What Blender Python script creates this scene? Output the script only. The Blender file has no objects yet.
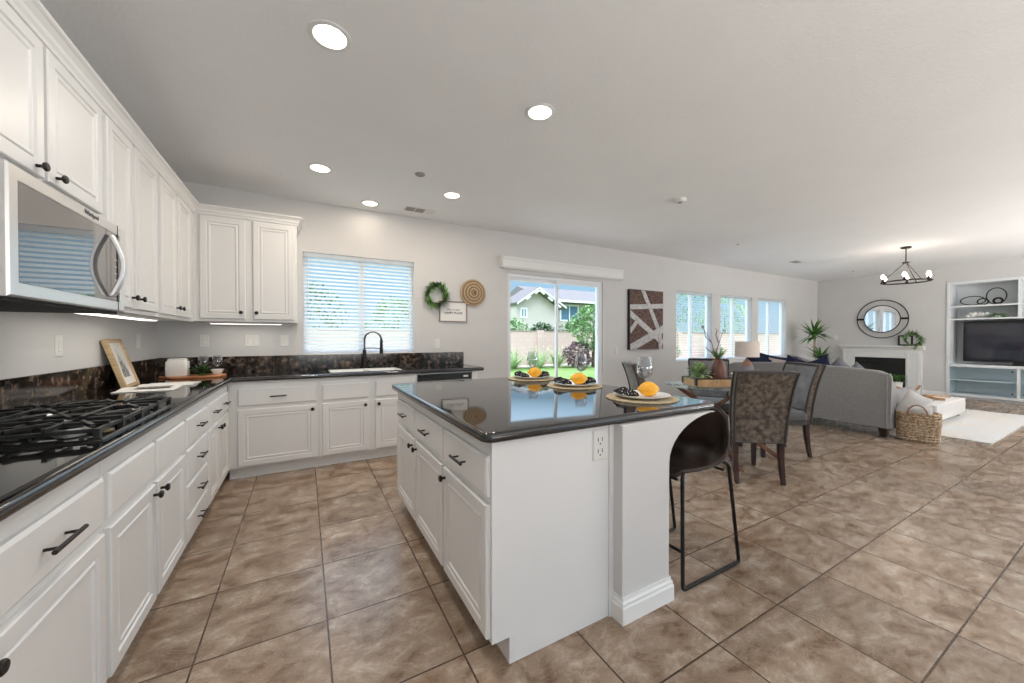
import bpy, math, random
from mathutils import Vector as V, Matrix
random.seed(7)
PI = math.pi
SC = bpy.context.scene
COL = SC.collection

# ------------------------------------------------------------------ camera
cam = bpy.data.cameras.new('camera'); camo = bpy.data.objects.new('camera', cam); COL.objects.link(camo)
F_PX = 370.46; YAW = 0.51004; PITCH = -0.00998
cam.sensor_fit = 'HORIZONTAL'; cam.sensor_width = 36.0; cam.lens = 36.0*F_PX/1024.0
cam.clip_start = 0.02; cam.clip_end = 300
camo.location = (1.200, -4.6445, 1.2629)
camo.rotation_euler = (PI/2 + PITCH, 0, -YAW)
SC.camera = camo
SC.view_settings.view_transform = 'Standard'; SC.view_settings.look = 'None'
SC.view_settings.gamma = 1.0; SC.view_settings.use_curve_mapping = False
SC.view_settings.exposure = 0.0
try:
    SC.cycles.use_denoising = True
    SC.cycles.max_bounces = 10; SC.cycles.diffuse_bounces = 5; SC.cycles.glossy_bounces = 5
    SC.cycles.transmission_bounces = 8; SC.cycles.transparent_max_bounces = 16
    SC.cycles.caustics_reflective = False; SC.cycles.caustics_refractive = False
    SC.cycles.sample_clamp_indirect = 4.0
except Exception: pass

# ------------------------------------------------------------------ sky and sun
world = bpy.data.worlds.new('sky'); SC.world = world; world.use_nodes = True
wn = world.node_tree; wn.nodes.clear()
wo = wn.nodes.new('ShaderNodeOutputWorld'); bg = wn.nodes.new('ShaderNodeBackground')
tc = wn.nodes.new('ShaderNodeTexCoord'); sx = wn.nodes.new('ShaderNodeSeparateXYZ'); cr = wn.nodes.new('ShaderNodeValToRGB')
wn.links.new(tc.outputs['Generated'], sx.inputs[0]); wn.links.new(sx.outputs['Z'], cr.inputs[0])
cr.color_ramp.elements[0].position = 0.0; cr.color_ramp.elements[0].color = (0.62, 0.80, 0.92, 1)
cr.color_ramp.elements[1].position = 0.45; cr.color_ramp.elements[1].color = (0.66, 0.80, 0.96, 1)
e = cr.color_ramp.elements.new(0.9); e.color = (.74, .84, .98, 1)
e = cr.color_ramp.elements.new(0.12); e.color = (0.42, 0.68, 0.90, 1)
wn.links.new(cr.outputs[0], bg.inputs[0])
mr = wn.nodes.new('ShaderNodeMapRange'); mr.inputs['From Min'].default_value = .18; mr.inputs['From Max'].default_value = .36
mr.inputs['To Min'].default_value = .95; mr.inputs['To Max'].default_value = 4.4
wn.links.new(sx.outputs['Z'], mr.inputs['Value']); wn.links.new(mr.outputs[0], bg.inputs[1])
wn.links.new(bg.outputs[0], wo.inputs[0])
sun = bpy.data.lights.new('sun', 'SUN'); sun.energy = 1.0; sun.angle = 0.01; sun.color = (1, .96, .9)
suno = bpy.data.objects.new('sun', sun); COL.objects.link(suno)
suno.rotation_euler = V((0.42, 0.62, -0.75)).to_track_quat('-Z', 'Y').to_euler()

def area(name, loc, direction, sx_, sy_, watts, color=(1, 1, 1), shape='RECTANGLE', spread=None):
    l = bpy.data.lights.new(name, 'AREA'); l.shape = shape; l.size = sx_
    if shape == 'RECTANGLE': l.size_y = sy_
    l.energy = watts; l.color = color
    if spread: l.spread = spread
    o = bpy.data.objects.new(name, l); COL.objects.link(o); o.location = loc
    o.rotation_euler = V(direction).to_track_quat('-Z', 'Y').to_euler()
    return o
# unseen fill lamps added near the back wall, aimed up to brighten the ceiling
BACK_SPANS = [(1.0, 3.4), (4.6, 7.4), (8.6, 11.6)]  # x spans of the added fill lamps and the invented back wall openings
for (a, b), w_ in zip(BACK_SPANS, (100, 60, 350)):
    area('back_fill_uplight', ((a+b)/2, -7.15, .85), (0, 1, 6.0), b-a, 1.3, w_, (1.0, .985, .965))

# ------------------------------------------------------------------ helpers
ORG = {}
class MB:
    def __init__(s): s.v = []; s.f = []
    def add(s, vs, fs):
        n = len(s.v); s.v += [tuple(p) for p in vs]; s.f += [tuple(i+n for i in f) for f in fs]; return s
    def box(s, x0, x1, y0, y1, z0, z1):
        if x0 > x1: x0, x1 = x1, x0
        if y0 > y1: y0, y1 = y1, y0
        if z0 > z1: z0, z1 = z1, z0
        return s.add([(x0,y0,z0),(x1,y0,z0),(x1,y1,z0),(x0,y1,z0),(x0,y0,z1),(x1,y0,z1),(x1,y1,z1),(x0,y1,z1)],
                     [(0,3,2,1),(4,5,6,7),(0,1,5,4),(1,2,6,5),(2,3,7,6),(3,0,4,7)])
    def obox(s, c, U, Vv, N, a, b, d):
        c = V(c); U = V(U).normalized()*a/2; Vv = V(Vv).normalized()*b/2; N = V(N).normalized()*d/2
        vs = [c+U*i+Vv*j+N*k for k in (-1,1) for (i,j) in ((-1,-1),(1,-1),(1,1),(-1,1))]
        return s.add(vs, [(0,3,2,1),(4,5,6,7),(0,1,5,4),(1,2,6,5),(2,3,7,6),(3,0,4,7)])
    def loft(s, loops, cap0=True, cap1=True, closed=True):
        n = len(loops[0]); vs = [p for L in loops for p in L]; fs = []
        for i in range(len(loops)-1):
            for j in range(n if closed else n-1):
                k = (j+1) % n; fs.append((i*n+j, i*n+k, (i+1)*n+k, (i+1)*n+j))
        if cap0: fs.append(tuple(range(n))[::-1])
        if cap1: fs.append(tuple((len(loops)-1)*n+j for j in range(n)))
        return s.add(vs, fs)
    def rings(s, O, U, Vv, N, w, h, prof, back=True):
        """raised panel: O is the lower corner, w along U, h along V; prof is a list of (inset, height)"""
        O = V(O); U = V(U); Vv = V(Vv); N = V(N); loops = []
        for (i, t) in prof:
            loops.append([O+U*i+Vv*i+N*t, O+U*(w-i)+Vv*i+N*t, O+U*(w-i)+Vv*(h-i)+N*t, O+U*i+Vv*(h-i)+N*t])
        return s.loft(loops, back, True)
    def tube(s, pts, r, n=8, closed=False, radii=None, sq=False):
        pts = [V(p) for p in pts]; m = len(pts); loops = []
        up = None
        for i in range(m):
            a = pts[i-1] if (i > 0 or closed) else pts[i]; b = pts[(i+1) % m] if (i < m-1 or closed) else pts[i]
            t = (b-a).normalized() if (b-a).length > 1e-9 else V((0,0,1))
            if up is None:
                up = V((0,0,1)) if abs(t.z) < .9 else V((1,0,0))
            u = t.cross(up)
            if u.length < 1e-6: u = t.cross(V((0,1,0)))
            u.normalize(); w = u.cross(t).normalized(); up = w
            R = radii[i] if radii else r
            if sq: loops.append([pts[i]+(u*cx+w*cy)*R for cx,cy in ((-1,-1),(1,-1),(1,1),(-1,1))])
            else: loops.append([pts[i]+(u*math.cos(2*PI*k/n)+w*math.sin(2*PI*k/n))*R for k in range(n)])
        if closed: loops.append(loops[0]); return s.loft(loops, False, False)
        return s.loft(loops)
    def lathe(s, prof, o=(0,0,0), n=24, ax=(0,0,1), sx=1, sy=1):
        o = V(o); ax = V(ax).normalized(); u = ax.orthogonal().normalized() if abs(ax.z) < .99 else V((1,0,0)); w = ax.cross(u)
        loops = [[o+ax*z+u*(max(r,1e-4)*sx*math.cos(2*PI*k/n))+w*(max(r,1e-4)*sy*math.sin(2*PI*k/n)) for k in range(n)] for (r,z) in prof]
        return s.loft(loops)
    def cyl(s, a, b, r, n=16):
        return s.tube([a, b], r, n)
    def ball(s, c, rx, ry=None, rz=None, n=14, m=8):
        ry = ry or rx; rz = rz or rx
        prof = [(math.sin(PI*i/m), -math.cos(PI*i/m)) for i in range(m+1)]
        c = V(c); loops = [[c+V((rx*max(r,1e-3)*math.cos(2*PI*k/n), ry*max(r,1e-3)*math.sin(2*PI*k/n), rz*z)) for k in range(n)] for r,z in prof]
        return s.loft(loops)
    def blade(s, base, d, L, w, droop=.5, seg=4, fold=.0):
        base = V(base); d = V(d).normalized(); side = d.cross(V((0,0,1)))
        if side.length < .05: side = V((random.uniform(-1,1), random.uniform(-1,1), 0))
        side.normalize(); p = base.copy(); vs = []; cur = d.copy()
        for i in range(seg+1):
            t = i/seg; ww = w*(.35+.65*math.sin(PI*min(1, t*1.1+.12)))*(1 if t < .99 else .05)
            vs += [p-side*ww/2, p+side*ww/2]
            cur = (cur+V((0,0,-droop/seg))).normalized(); p = p+cur*L/seg
        return s.add(vs, [(2*i, 2*i+1, 2*i+3, 2*i+2) for i in range(seg)])
    def build(s, name, mat, parent=None, smooth=False, bevel=0, sub=0, seg=2):
        me = bpy.data.meshes.new(name)
        off = V(ORG.get(parent.name, (0,0,0))) if parent else V((0,0,0))
        me.from_pydata([tuple(V(p)-off) for p in s.v], [], s.f); me.update()
        import bmesh
        bm = bmesh.new(); bm.from_mesh(me); bmesh.ops.recalc_face_normals(bm, faces=bm.faces)
        if smooth:
            for f in bm.faces: f.smooth = True
        bm.to_mesh(me); bm.free()
        if mat: me.materials.append(M[mat] if isinstance(mat, str) else mat)
        o = bpy.data.objects.new(name, me); COL.objects.link(o)
        if parent: o.parent = parent; ORG[o.name] = off
        if bevel:
            b = o.modifiers.new('bevel', 'BEVEL'); b.width = bevel; b.segments = seg; b.limit_method = 'ANGLE'; b.angle_limit = .6
            b.harden_normals = False
        if sub:
            q = o.modifiers.new('sub', 'SUBSURF'); q.levels = sub; q.render_levels = sub
        if smooth:
            try: me.set_sharp_from_angle(angle=math.radians(40))
            except Exception: pass
        return o
def tag(o, label=None, cat=None, group=None, kind=None):
    if label: o['label'] = label
    if cat: o['category'] = cat
    if group: o['group'] = group
    if kind: o['kind'] = kind
    return o
def thing(name, loc, label, cat, group=None):
    o = bpy.data.objects.new(name, None); COL.objects.link(o); o.location = loc; o.empty_display_size = .05
    ORG[o.name] = tuple(loc); return tag(o, label, cat, group)
def struct(mb, name, mat, **k):
    o = mb.build(name, mat, **k); o['kind'] = 'structure'; return o
def dup(root, loc, rz, label, group=None):
    r = root.copy(); COL.objects.link(r); r.location = loc; r.rotation_euler = (0, 0, rz)
    r['label'] = label
    if group: r['group'] = group
    def rec(a, b):
        for ch in [c for c in bpy.data.objects if c.parent == a]:
            c = ch.copy(); COL.objects.link(c); c.parent = b; rec(ch, c)
    rec(root, r); return r
def text(s, size, loc, rot, mat, parent, name='lettering', ext=.0005, align='CENTER', bold=0):
    c = bpy.data.curves.new(name, 'FONT'); c.body = s; c.size = size; c.extrude = ext; c.align_x = align; c.align_y = 'CENTER'; c.offset = bold
    tmp = bpy.data.objects.new('tmp', c); COL.objects.link(tmp)
    bpy.context.view_layer.update()
    me = bpy.data.meshes.new_from_object(tmp.evaluated_get(bpy.context.evaluated_depsgraph_get()))
    bpy.data.objects.remove(tmp)
    from mathutils import Euler
    me.transform(Matrix.Translation(V(loc)-V(ORG.get(parent.name, (0,0,0)))) @ Euler(rot).to_matrix().to_4x4())
    me.materials.clear(); me.materials.append(M[mat]); o = bpy.data.objects.new(name, me); COL.objects.link(o); o.parent = parent; ORG[o.name] = ORG.get(parent.name, (0,0,0))
    return o

# ------------------------------------------------------------------ materials
M = {}
def mat(name, col, rough=.5, metal=0, spec=.5, coat=0, sheen=0, emit=None, es=0, trans=0, ior=1.45):
    m = bpy.data.materials.new(name); m.use_nodes = True; b = m.node_tree.nodes['Principled BSDF']
    b.inputs['Base Color'].default_value = (*col, 1); b.inputs['Roughness'].default_value = rough
    b.inputs['Metallic'].default_value = metal; b.inputs['Specular IOR Level'].default_value = spec
    b.inputs['Coat Weight'].default_value = coat; b.inputs['Sheen Weight'].default_value = sheen
    b.inputs['IOR'].default_value = ior; b.inputs['Transmission Weight'].default_value = trans
    if emit: b.inputs['Emission Color'].default_value = (*emit, 1); b.inputs['Emission Strength'].default_value = es
    M[name] = m; return m
def nd(m, t, **k):
    n = m.node_tree.nodes.new(t)
    for a, b in k.items(): setattr(n, a, b)
    return n
def lk(m, a, b): m.node_tree.links.new(a, b)
def bsdf(m): return m.node_tree.nodes['Principled BSDF']
def noise_col(m, c1, c2, scale=5, detail=4, lo=.35, hi=.65, stretch=(1,1,1), bump=0, bscale=None, extra=None):
    co = nd(m, 'ShaderNodeTexCoord'); mp = nd(m, 'ShaderNodeMapping'); mp.inputs['Scale'].default_value = stretch
    lk(m, co.outputs['Object'], mp.inputs[0])
    n = nd(m, 'ShaderNodeTexNoise'); n.inputs['Scale'].default_value = scale; n.inputs['Detail'].default_value = detail
    lk(m, mp.outputs[0], n.inputs['Vector'])
    r = nd(m, 'ShaderNodeValToRGB'); r.color_ramp.elements[0].position = lo; r.color_ramp.elements[1].position = hi
    r.color_ramp.elements[0].color = (*c1, 1); r.color_ramp.elements[1].color = (*c2, 1)
    if extra:
        for p, c in extra: e = r.color_ramp.elements.new(p); e.color = (*c, 1)
    lk(m, n.outputs['Fac'], r.inputs[0]); lk(m, r.outputs[0], bsdf(m).inputs['Base Color'])
    if bump:
        n2 = nd(m, 'ShaderNodeTexNoise'); n2.inputs['Scale'].default_value = bscale or scale; lk(m, mp.outputs[0], n2.inputs['Vector'])
        b = nd(m, 'ShaderNodeBump'); b.inputs['Strength'].default_value = bump; b.inputs['Distance'].default_value = .01
        lk(m, n2.outputs['Fac'], b.inputs['Height']); lk(m, b.outputs[0], bsdf(m).inputs['Normal'])
    return m
noise_col(mat('wall_paint', (.72,.70,.67), .6, spec=.3), (.635,.625,.615), (.65,.64,.63), 3, 2, bump=.08, bscale=120)
noise_col(mat('ceiling_paint', (.7,.69,.68), .7, spec=.2), (.87,.875,.88), (.89,.895,.90), 2, 2, bump=.25, bscale=60)
noise_col(mat('cabinet_white', (.8,.79,.76), .35), (.745,.74,.73), (.755,.75,.74), 2, 2)
mat('trim_white', (.8,.8,.79), .4)
mat('black_metal', (.012,.011,.011), .38, metal=.3)
mat('bronze', (.03,.022,.018), .35, metal=.6)
mat('steel', (.78,.77,.76), .32, metal=.9)
mat('dark_glass', (.05,.05,.055), .03, coat=1, spec=1)
noise_col(mat('granite', (.02,.018,.016), .05, spec=.5, ior=1.75), (.008,.007,.007), (.035,.028,.022), 60, 6, .45, .75, extra=[(.68,(.012,.010,.009))])
gm = noise_col(mat('granite_splash', (.03,.025,.02), .12, spec=.4), (.006,.005,.005), (.26,.19,.14), 26, 9, .38, .72, extra=[(.50,(.03,.022,.017)), (.60,(.09,.062,.045))])
noise_col(mat('cooktop_glass', (.015,.014,.013), .04, spec=.7), (.010,.010,.010), (.014,.013,.012), 4, 2)
mat('cast_iron', (.012,.012,.012), .42)
mat('paper', (.82,.81,.78), .6)
mat('ceramic', (.86,.85,.82), .2)
mat('plate_white', (.9,.9,.88), .15)
noise_col(mat('copper_wood', (.5,.2,.08), .3), (.42,.15,.06), (.62,.28,.12), 6, 4, stretch=(1,8,1))
noise_col(mat('light_wood', (.55,.4,.22), .45), (.48,.34,.18), (.62,.46,.27), 8, 4, stretch=(1,1,9))
noise_col(mat('tan_wood', (.6,.36,.18), .4), (.50,.27,.11), (.66,.40,.20), 8, 4, stretch=(8,1,1))
noise_col(mat('walnut', (.16,.06,.035), .35), (.10,.035,.02), (.24,.10,.055), 10, 4, stretch=(1,1,.2))
noise_col(mat('dark_wood', (.03,.012,.01), .3), (.022,.009,.007), (.05,.018,.013), 10, 3)
noise_col(mat('leather', (.025,.015,.012), .28, spec=.6), (.022,.013,.010), (.04,.024,.018), 8, 3, bump=.25, bscale=9)
noise_col(mat('velvet_back', (.1,.085,.07), .7, sheen=.2), (.042,.030,.022), (.185,.145,.11), 26, 9, .36, .66)
noise_col(mat('velvet_front', (.2,.2,.21), .65, sheen=.5), (.15,.15,.155), (.27,.27,.28), 10, 5)
mat('velvet_seat', (.06,.055,.055), .6, sheen=.4)
mat('velvet_edge', (.035,.028,.024), .6, sheen=.3)
noise_col(mat('sofa_fabric', (.35,.34,.33), .85), (.27,.265,.26), (.30,.295,.29), 30, 4)
mat('navy', (.015,.02,.06), .8)
mat('white_cloth', (.75,.73,.71), .85)
mat('pink_cloth', (.62,.52,.50), .85)
mat('grey_cloth', (.25,.25,.28), .85)
noise_col(mat('lemon', (.95,.45,.02), .35), (.95,.42,.02), (1.0,.52,.05), 20, 3, bump=.3, bscale=60)
mat('leaf', (.08,.2,.04), .5); mat('leaf_light', (.2,.36,.12), .5); mat('leaf_dark', (.03,.09,.02), .45)
mat('leaf_pale', (.35,.48,.22), .6); mat('leaf_purple', (.22,.13,.15), .6)
for k in ('leaf','leaf_light','leaf_dark','leaf_pale'):
    c = bsdf(M[k]).inputs['Base Color'].default_value[:3]; noise_col(M[k], tuple(x*.6 for x in c), tuple(min(1,x*1.5) for x in c), 9, 2)
mat('stem', (.10,.06,.04), .7); mat('palm_stem', (.35,.28,.18), .8)
noise_col(mat('vase_brown', (.2,.07,.04), .3), (.10,.045,.03), (.26,.09,.045), 4, 3, stretch=(3,3,.6))
mat('mirror', (.92,.93,.94), .01, metal=1)
mat('firebox', (.008,.008,.008), .5)
noise_col(mat('basket', (.45,.32,.2), .8), (.28,.18,.10), (.66,.52,.37), 45, 3, .4, .6, bump=.8, bscale=45)
mat('taupe_wood', (.30,.23,.20), .5); mat('basket_tan', (.30,.18,.10), .8)
noise_col(mat('placemat', (.5,.4,.25), .8), (.42,.33,.2), (.60,.50,.34), 60, 2, bump=.5, bscale=90)
noise_col(mat('driftwood', (.4,.22,.11), .8), (.30,.15,.07), (.52,.32,.17), 12, 4)
noise_col(mat('rug', (.68,.65,.6), .95), (.66,.67,.69), (.68,.64,.58), 1.4, 3)
mat('ottoman', (.72,.69,.66), .85)
mat('lamp_shade', (.80,.70,.63), .8)
mat('lamp_base', (.35,.2,.14), .4)
mat('cabinet_blue', (.76,.79,.80), .4)
mat('tv_screen', (.03,.032,.045), .05, spec=.8); mat('tv_frame', (.01,.01,.011), .3)
mat('light_lens', (1,1,1), .5, emit=(1,.97,.93), es=6)
mat('light_lens_warm', (1,1,1), .5, emit=(1,.86,.66), es=5)
mat('strip_lens', (1,1,1), .5, emit=(1,.93,.82), es=3)
mat('bulb', (1,1,1), .5, emit=(1,.78,.66), es=7)
mat('vinyl', (.82,.84,.87), .35)
mat('blind', (.84,.86,.89), .45)
_b = M['blind']; _t = nd(_b, 'ShaderNodeBsdfTranslucent'); _t.inputs[0].default_value = (.86,.90,.95,1); _x = nd(_b, 'ShaderNodeMixShader'); _x.inputs[0].default_value = .5
_o = [n for n in _b.node_tree.nodes if n.type == 'OUTPUT_MATERIAL'][0]
lk(_b, bsdf(_b).outputs[0], _x.inputs[1]); lk(_b, _t.outputs[0], _x.inputs[2]); lk(_b, _x.outputs[0], _o.inputs[0])
mat('dark_slot', (.03,.03,.03), .8); mat('vent_grey', (.35,.32,.30), .6)
mat('plastic', (.76,.75,.72), .3)
mat('black_plastic', (.01,.01,.01), .25)
mat('ink', (.12,.12,.13), .6)
mat('fence_cap', (.38,.28,.24), .9); mat('stucco', (.60,.52,.47), .9); mat('roof', (.22,.19,.19), .9); mat('ext_white', (.85,.85,.85), .6)
mat('ext_glass', (.12,.2,.3), .1); mat('gravel', (.6,.52,.45), .95)
noise_col(mat('lawn', (.16,.33,.06), .95), (.14,.24,.05), (.26,.36,.11), 3, 5)
# block fence
fm = mat('fence_block', (.66,.48,.40), .9)
br = nd(fm, 'ShaderNodeTexBrick'); br.inputs['Scale'].default_value = 1; br.inputs['Brick Width'].default_value = .4; br.inputs['Row Height'].default_value = .2
br.inputs['Mortar Size'].default_value = .008; br.inputs['Color1'].default_value = (.66,.49,.42,1); br.inputs['Color2'].default_value = (.62,.46,.39,1); br.inputs['Mortar'].default_value = (.52,.40,.35,1)
co = nd(fm, 'ShaderNodeTexCoord'); s3 = nd(fm, 'ShaderNodeSeparateXYZ'); c3 = nd(fm, 'ShaderNodeCombineXYZ')
lk(fm, co.outputs['Object'], s3.inputs[0]); lk(fm, s3.outputs['X'], c3.inputs['X']); lk(fm, s3.outputs['Z'], c3.inputs['Y']); lk(fm, c3.outputs[0], br.inputs['Vector']); lk(fm, br.outputs['Color'], bsdf(fm).inputs['Base Color'])
# clear glass for panes: mostly see-through with a mirror-like sheen
def thin_glass(name, tint, refl, base=.004, pwr=3):
    m = bpy.data.materials.new(name); m.use_nodes = True; n = m.node_tree; n.nodes.clear()
    o = n.nodes.new('ShaderNodeOutputMaterial'); mx = n.nodes.new('ShaderNodeMixShader'); t = n.nodes.new('ShaderNodeBsdfTransparent'); g = n.nodes.new('ShaderNodeBsdfGlossy')
    fr = n.nodes.new('ShaderNodeLayerWeight'); fr.inputs[0].default_value = .5; mm = n.nodes.new('ShaderNodeMath'); mm.operation = 'MULTIPLY_ADD'; mm.inputs[1].default_value = refl; mm.inputs[2].default_value = base
    pw = n.nodes.new('ShaderNodeMath'); pw.operation = 'POWER'; pw.inputs[1].default_value = pwr
    t.inputs[0].default_value = (*tint, 1); g.inputs[0].default_value = (1,1,1,1); g.inputs[1].default_value = .02
    n.links.new(fr.outputs['Facing'], pw.inputs[0]); n.links.new(pw.outputs[0], mm.inputs[0]); n.links.new(mm.outputs[0], mx.inputs[0])
    n.links.new(t.outputs[0], mx.inputs[1]); n.links.new(g.outputs[0], mx.inputs[2]); n.links.new(mx.outputs[0], o.inputs[0]); M[name] = m
thin_glass('pane', (.97,.99,1), .12, .0); thin_glass('drinking_glass', (.88,.89,.90), 1.0, .05, 1.6); thin_glass('table_glass', (.80,.88,.87), .9, .04); thin_glass('cabinet_glass', (.93,.97,.985), .4, .02)
# napkin: black cloth with a scatter of white marks
nm = mat('napkin', (.02,.02,.02), .9); vo = nd(nm, 'ShaderNodeTexVoronoi'); vo.inputs['Scale'].default_value = 70; co = nd(nm, 'ShaderNodeTexCoord'); r = nd(nm, 'ShaderNodeValToRGB')
r.color_ramp.elements[0].color = (.75,.73,.68,1); r.color_ramp.elements[0].position = .18; r.color_ramp.elements[1].color = (.012,.012,.014,1); r.color_ramp.elements[1].position = .3
lk(nm, co.outputs['Object'], vo.inputs['Vector']); lk(nm, vo.outputs['Distance'], r.inputs[0]); lk(nm, r.outputs[0], bsdf(nm).inputs['Base Color'])
# floor tiles
TX, TY, TP = .816, -1.408, .4661
fl = mat('floor_tile', (.35,.24,.16), .3, spec=.5)
co = nd(fl, 'ShaderNodeTexCoord'); mp = nd(fl, 'ShaderNodeMapping'); mp.inputs['Location'].default_value = (-TX/TP, -TY/TP, 0); mp.inputs['Scale'].default_value = (1/TP, 1/TP, 0)
lk(fl, co.outputs['Object'], mp.inputs[0])
vf = nd(fl, 'ShaderNodeVectorMath', operation='FLOOR'); lk(fl, mp.outputs[0], vf.inputs[0])
vr = nd(fl, 'ShaderNodeVectorMath', operation='FRACTION'); lk(fl, mp.outputs[0], vr.inputs[0])
wnz = nd(fl, 'ShaderNodeTexWhiteNoise', noise_dimensions='3D'); lk(fl, vf.outputs[0], wnz.inputs['Vector'])
off = nd(fl, 'ShaderNodeVectorMath', operation='SCALE'); lk(fl, wnz.outputs['Color'], off.inputs[0]); off.inputs['Scale'].default_value = 37
st = nd(fl, 'ShaderNodeMapping'); st.inputs['Scale'].default_value = (1, 1.5, 1); st.inputs['Rotation'].default_value = (0, 0, .35); lk(fl, co.outputs['Object'], st.inputs[0])
ad = nd(fl, 'ShaderNodeVectorMath', operation='ADD'); lk(fl, st.outputs[0], ad.inputs[0]); lk(fl, off.outputs[0], ad.inputs[1])
n1 = nd(fl, 'ShaderNodeTexNoise'); n1.inputs['Scale'].default_value = 6.5; n1.inputs['Detail'].default_value = 12; n1.inputs['Roughness'].default_value = .72; n1.inputs['Distortion'].default_value = .35; lk(fl, ad.outputs[0], n1.inputs['Vector'])
r1 = nd(fl, 'ShaderNodeValToRGB'); lk(fl, n1.outputs['Fac'], r1.inputs[0]); cr1 = r1.color_ramp
cr1.elements[0].position = .34; cr1.elements[0].color = (.15,.085,.048,1); cr1.elements[1].position = .67; cr1.elements[1].color = (.52,.44,.36,1)
for p, c in ((.42,(.23,.15,.095)), (.50,(.32,.23,.165)), (.58,(.40,.31,.235))): e = cr1.elements.new(p); e.color = (*c, 1)
n2 = nd(fl, 'ShaderNodeTexNoise'); n2.inputs['Scale'].default_value = 5; n2.inputs['Detail'].default_value = 8; n2.inputs['Distortion'].default_value = 1.5; lk(fl, ad.outputs[0], n2.inputs['Vector'])
r2 = nd(fl, 'ShaderNodeValToRGB'); lk(fl, n2.outputs['Fac'], r2.inputs[0]); r2.color_ramp.elements[0].position = .485; r2.color_ramp.elements[0].color = (0,0,0,1); r2.color_ramp.elements[1].position = .5; r2.color_ramp.elements[1].color = (.2,.2,.2,1)
e = r2.color_ramp.elements.new(.515); e.color = (0,0,0,1)
mxv = nd(fl, 'ShaderNodeMix', data_type='RGBA'); lk(fl, r2.outputs[0], mxv.inputs['Factor']); lk(fl, r1.outputs[0], mxv.inputs['A']); mxv.inputs['B'].default_value = (.62,.53,.42,1)
hv = nd(fl, 'ShaderNodeHueSaturation'); lk(fl, mxv.outputs['Result'], hv.inputs['Color'])
vv = nd(fl, 'ShaderNodeMapRange'); lk(fl, wnz.outputs['Value'], vv.inputs['Value']); vv.inputs['To Min'].default_value = .88; vv.inputs['To Max'].default_value = 1.1; lk(fl, vv.outputs[0], hv.inputs['Value'])
sp = nd(fl, 'ShaderNodeSeparateXYZ'); lk(fl, vr.outputs[0], sp.inputs[0])
def edge(axis):
    a = nd(fl, 'ShaderNodeMath', operation='SUBTRACT'); lk(fl, sp.outputs[axis], a.inputs[0]); a.inputs[1].default_value = .5
    b = nd(fl, 'ShaderNodeMath', operation='ABSOLUTE'); lk(fl, a.outputs[0], b.inputs[0]); return b
mxm = nd(fl, 'ShaderNodeMath', operation='MAXIMUM'); lk(fl, edge('X').outputs[0], mxm.inputs[0]); lk(fl, edge('Y').outputs[0], mxm.inputs[1])
gt = nd(fl, 'ShaderNodeMapRange'); lk(fl, mxm.outputs[0], gt.inputs['Value']); gt.inputs['From Min'].default_value = .4905; gt.inputs['From Max'].default_value = .4945
mg = nd(fl, 'ShaderNodeMix', data_type='RGBA'); lk(fl, gt.outputs[0], mg.inputs['Factor']); lk(fl, hv.outputs[0], mg.inputs['A']); mg.inputs['B'].default_value = (.07,.045,.03,1)
lk(fl, mg.outputs['Result'], bsdf(fl).inputs['Base Color'])
rr = nd(fl, 'ShaderNodeMapRange'); lk(fl, n1.outputs['Fac'], rr.inputs['Value']); rr.inputs['To Min'].default_value = .38; rr.inputs['To Max'].default_value = .16; lk(fl, rr.outputs[0], bsdf(fl).inputs['Roughness'])
bp = nd(fl, 'ShaderNodeBump'); bp.inputs['Strength'].default_value = .15; bp.inputs['Distance'].default_value = .006; 
sb = nd(fl, 'ShaderNodeMath', operation='SUBTRACT'); lk(fl, n1.outputs['Fac'], sb.inputs[0]); lk(fl, gt.outputs[0], sb.inputs[1]); lk(fl, sb.outputs[0], bp.inputs['Height']); lk(fl, bp.outputs[0], bsdf(fl).inputs['Normal'])

# ------------------------------------------------------------------ room shell
CZ = 2.762; XW = 13.11; YB = -7.6
struct(MB().box(-.15, XW+.15, YB-.15, .15, -.12, 0), 'floor', 'floor_tile')
struct(MB().box(-.15, XW+.8, YB-.15, .15, CZ, CZ+.15), 'ceiling', 'ceiling_paint')
struct(MB().box(-.15, 0, YB-.15, .15, 0, CZ), 'wall_left', 'wall_paint')
KW = (1.185, 2.395, 1.09, 2.205); SL = (3.73, 5.53, 0, 2.19)
W = [(7.385, 8.51, .82, 2.165), (8.785, 9.985, .82, 2.165), (10.23, 11.48, .82, 2.165)]
def wall_with_holes(mb, x0, x1, y0, y1, holes):
    x = x0
    for (a, b, c, d) in sorted(holes):
        mb.box(x, a, y0, y1, 0, CZ)
        if c > 0: mb.box(a, b, y0, y1, 0, c)
        mb.box(a, b, y0, y1, d, CZ); x = b
    mb.box(x, x1, y0, y1, 0, CZ); return mb
struct(wall_with_holes(MB(), 0, XW, 0, .15, [KW, SL]+W), 'wall_window', 'wall_paint')
struct(wall_with_holes(MB(), 0, XW, YB-.15, YB, [(a, b, .45, 2.45) for a, b in BACK_SPANS]), 'wall_back', 'wall_paint')  # openings in this unseen wall are invented to let in light
NI = (-4.12, -2.28, 2.43)   # built-in niche in the far wall
mb = MB(); mb.box(XW, XW+.15, NI[1], .15, 0, CZ); mb.box(XW, XW+.15, YB, NI[0], 0, CZ); mb.box(XW, XW+.15, NI[0], NI[1], NI[2], CZ)
mb.box(XW+.56, XW+.66, NI[0]-.1, NI[1]+.1, -.12, CZ); mb.box(XW+.15, XW+.56, NI[1], NI[1]+.1, -.12, CZ); mb.box(XW+.15, XW+.56, NI[0]-.1, NI[0], -.12, CZ)
mb.box(XW+.15, XW+.56, NI[0], NI[1], -.12, 0)
struct(mb, 'wall_far', 'wall_paint')
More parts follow.
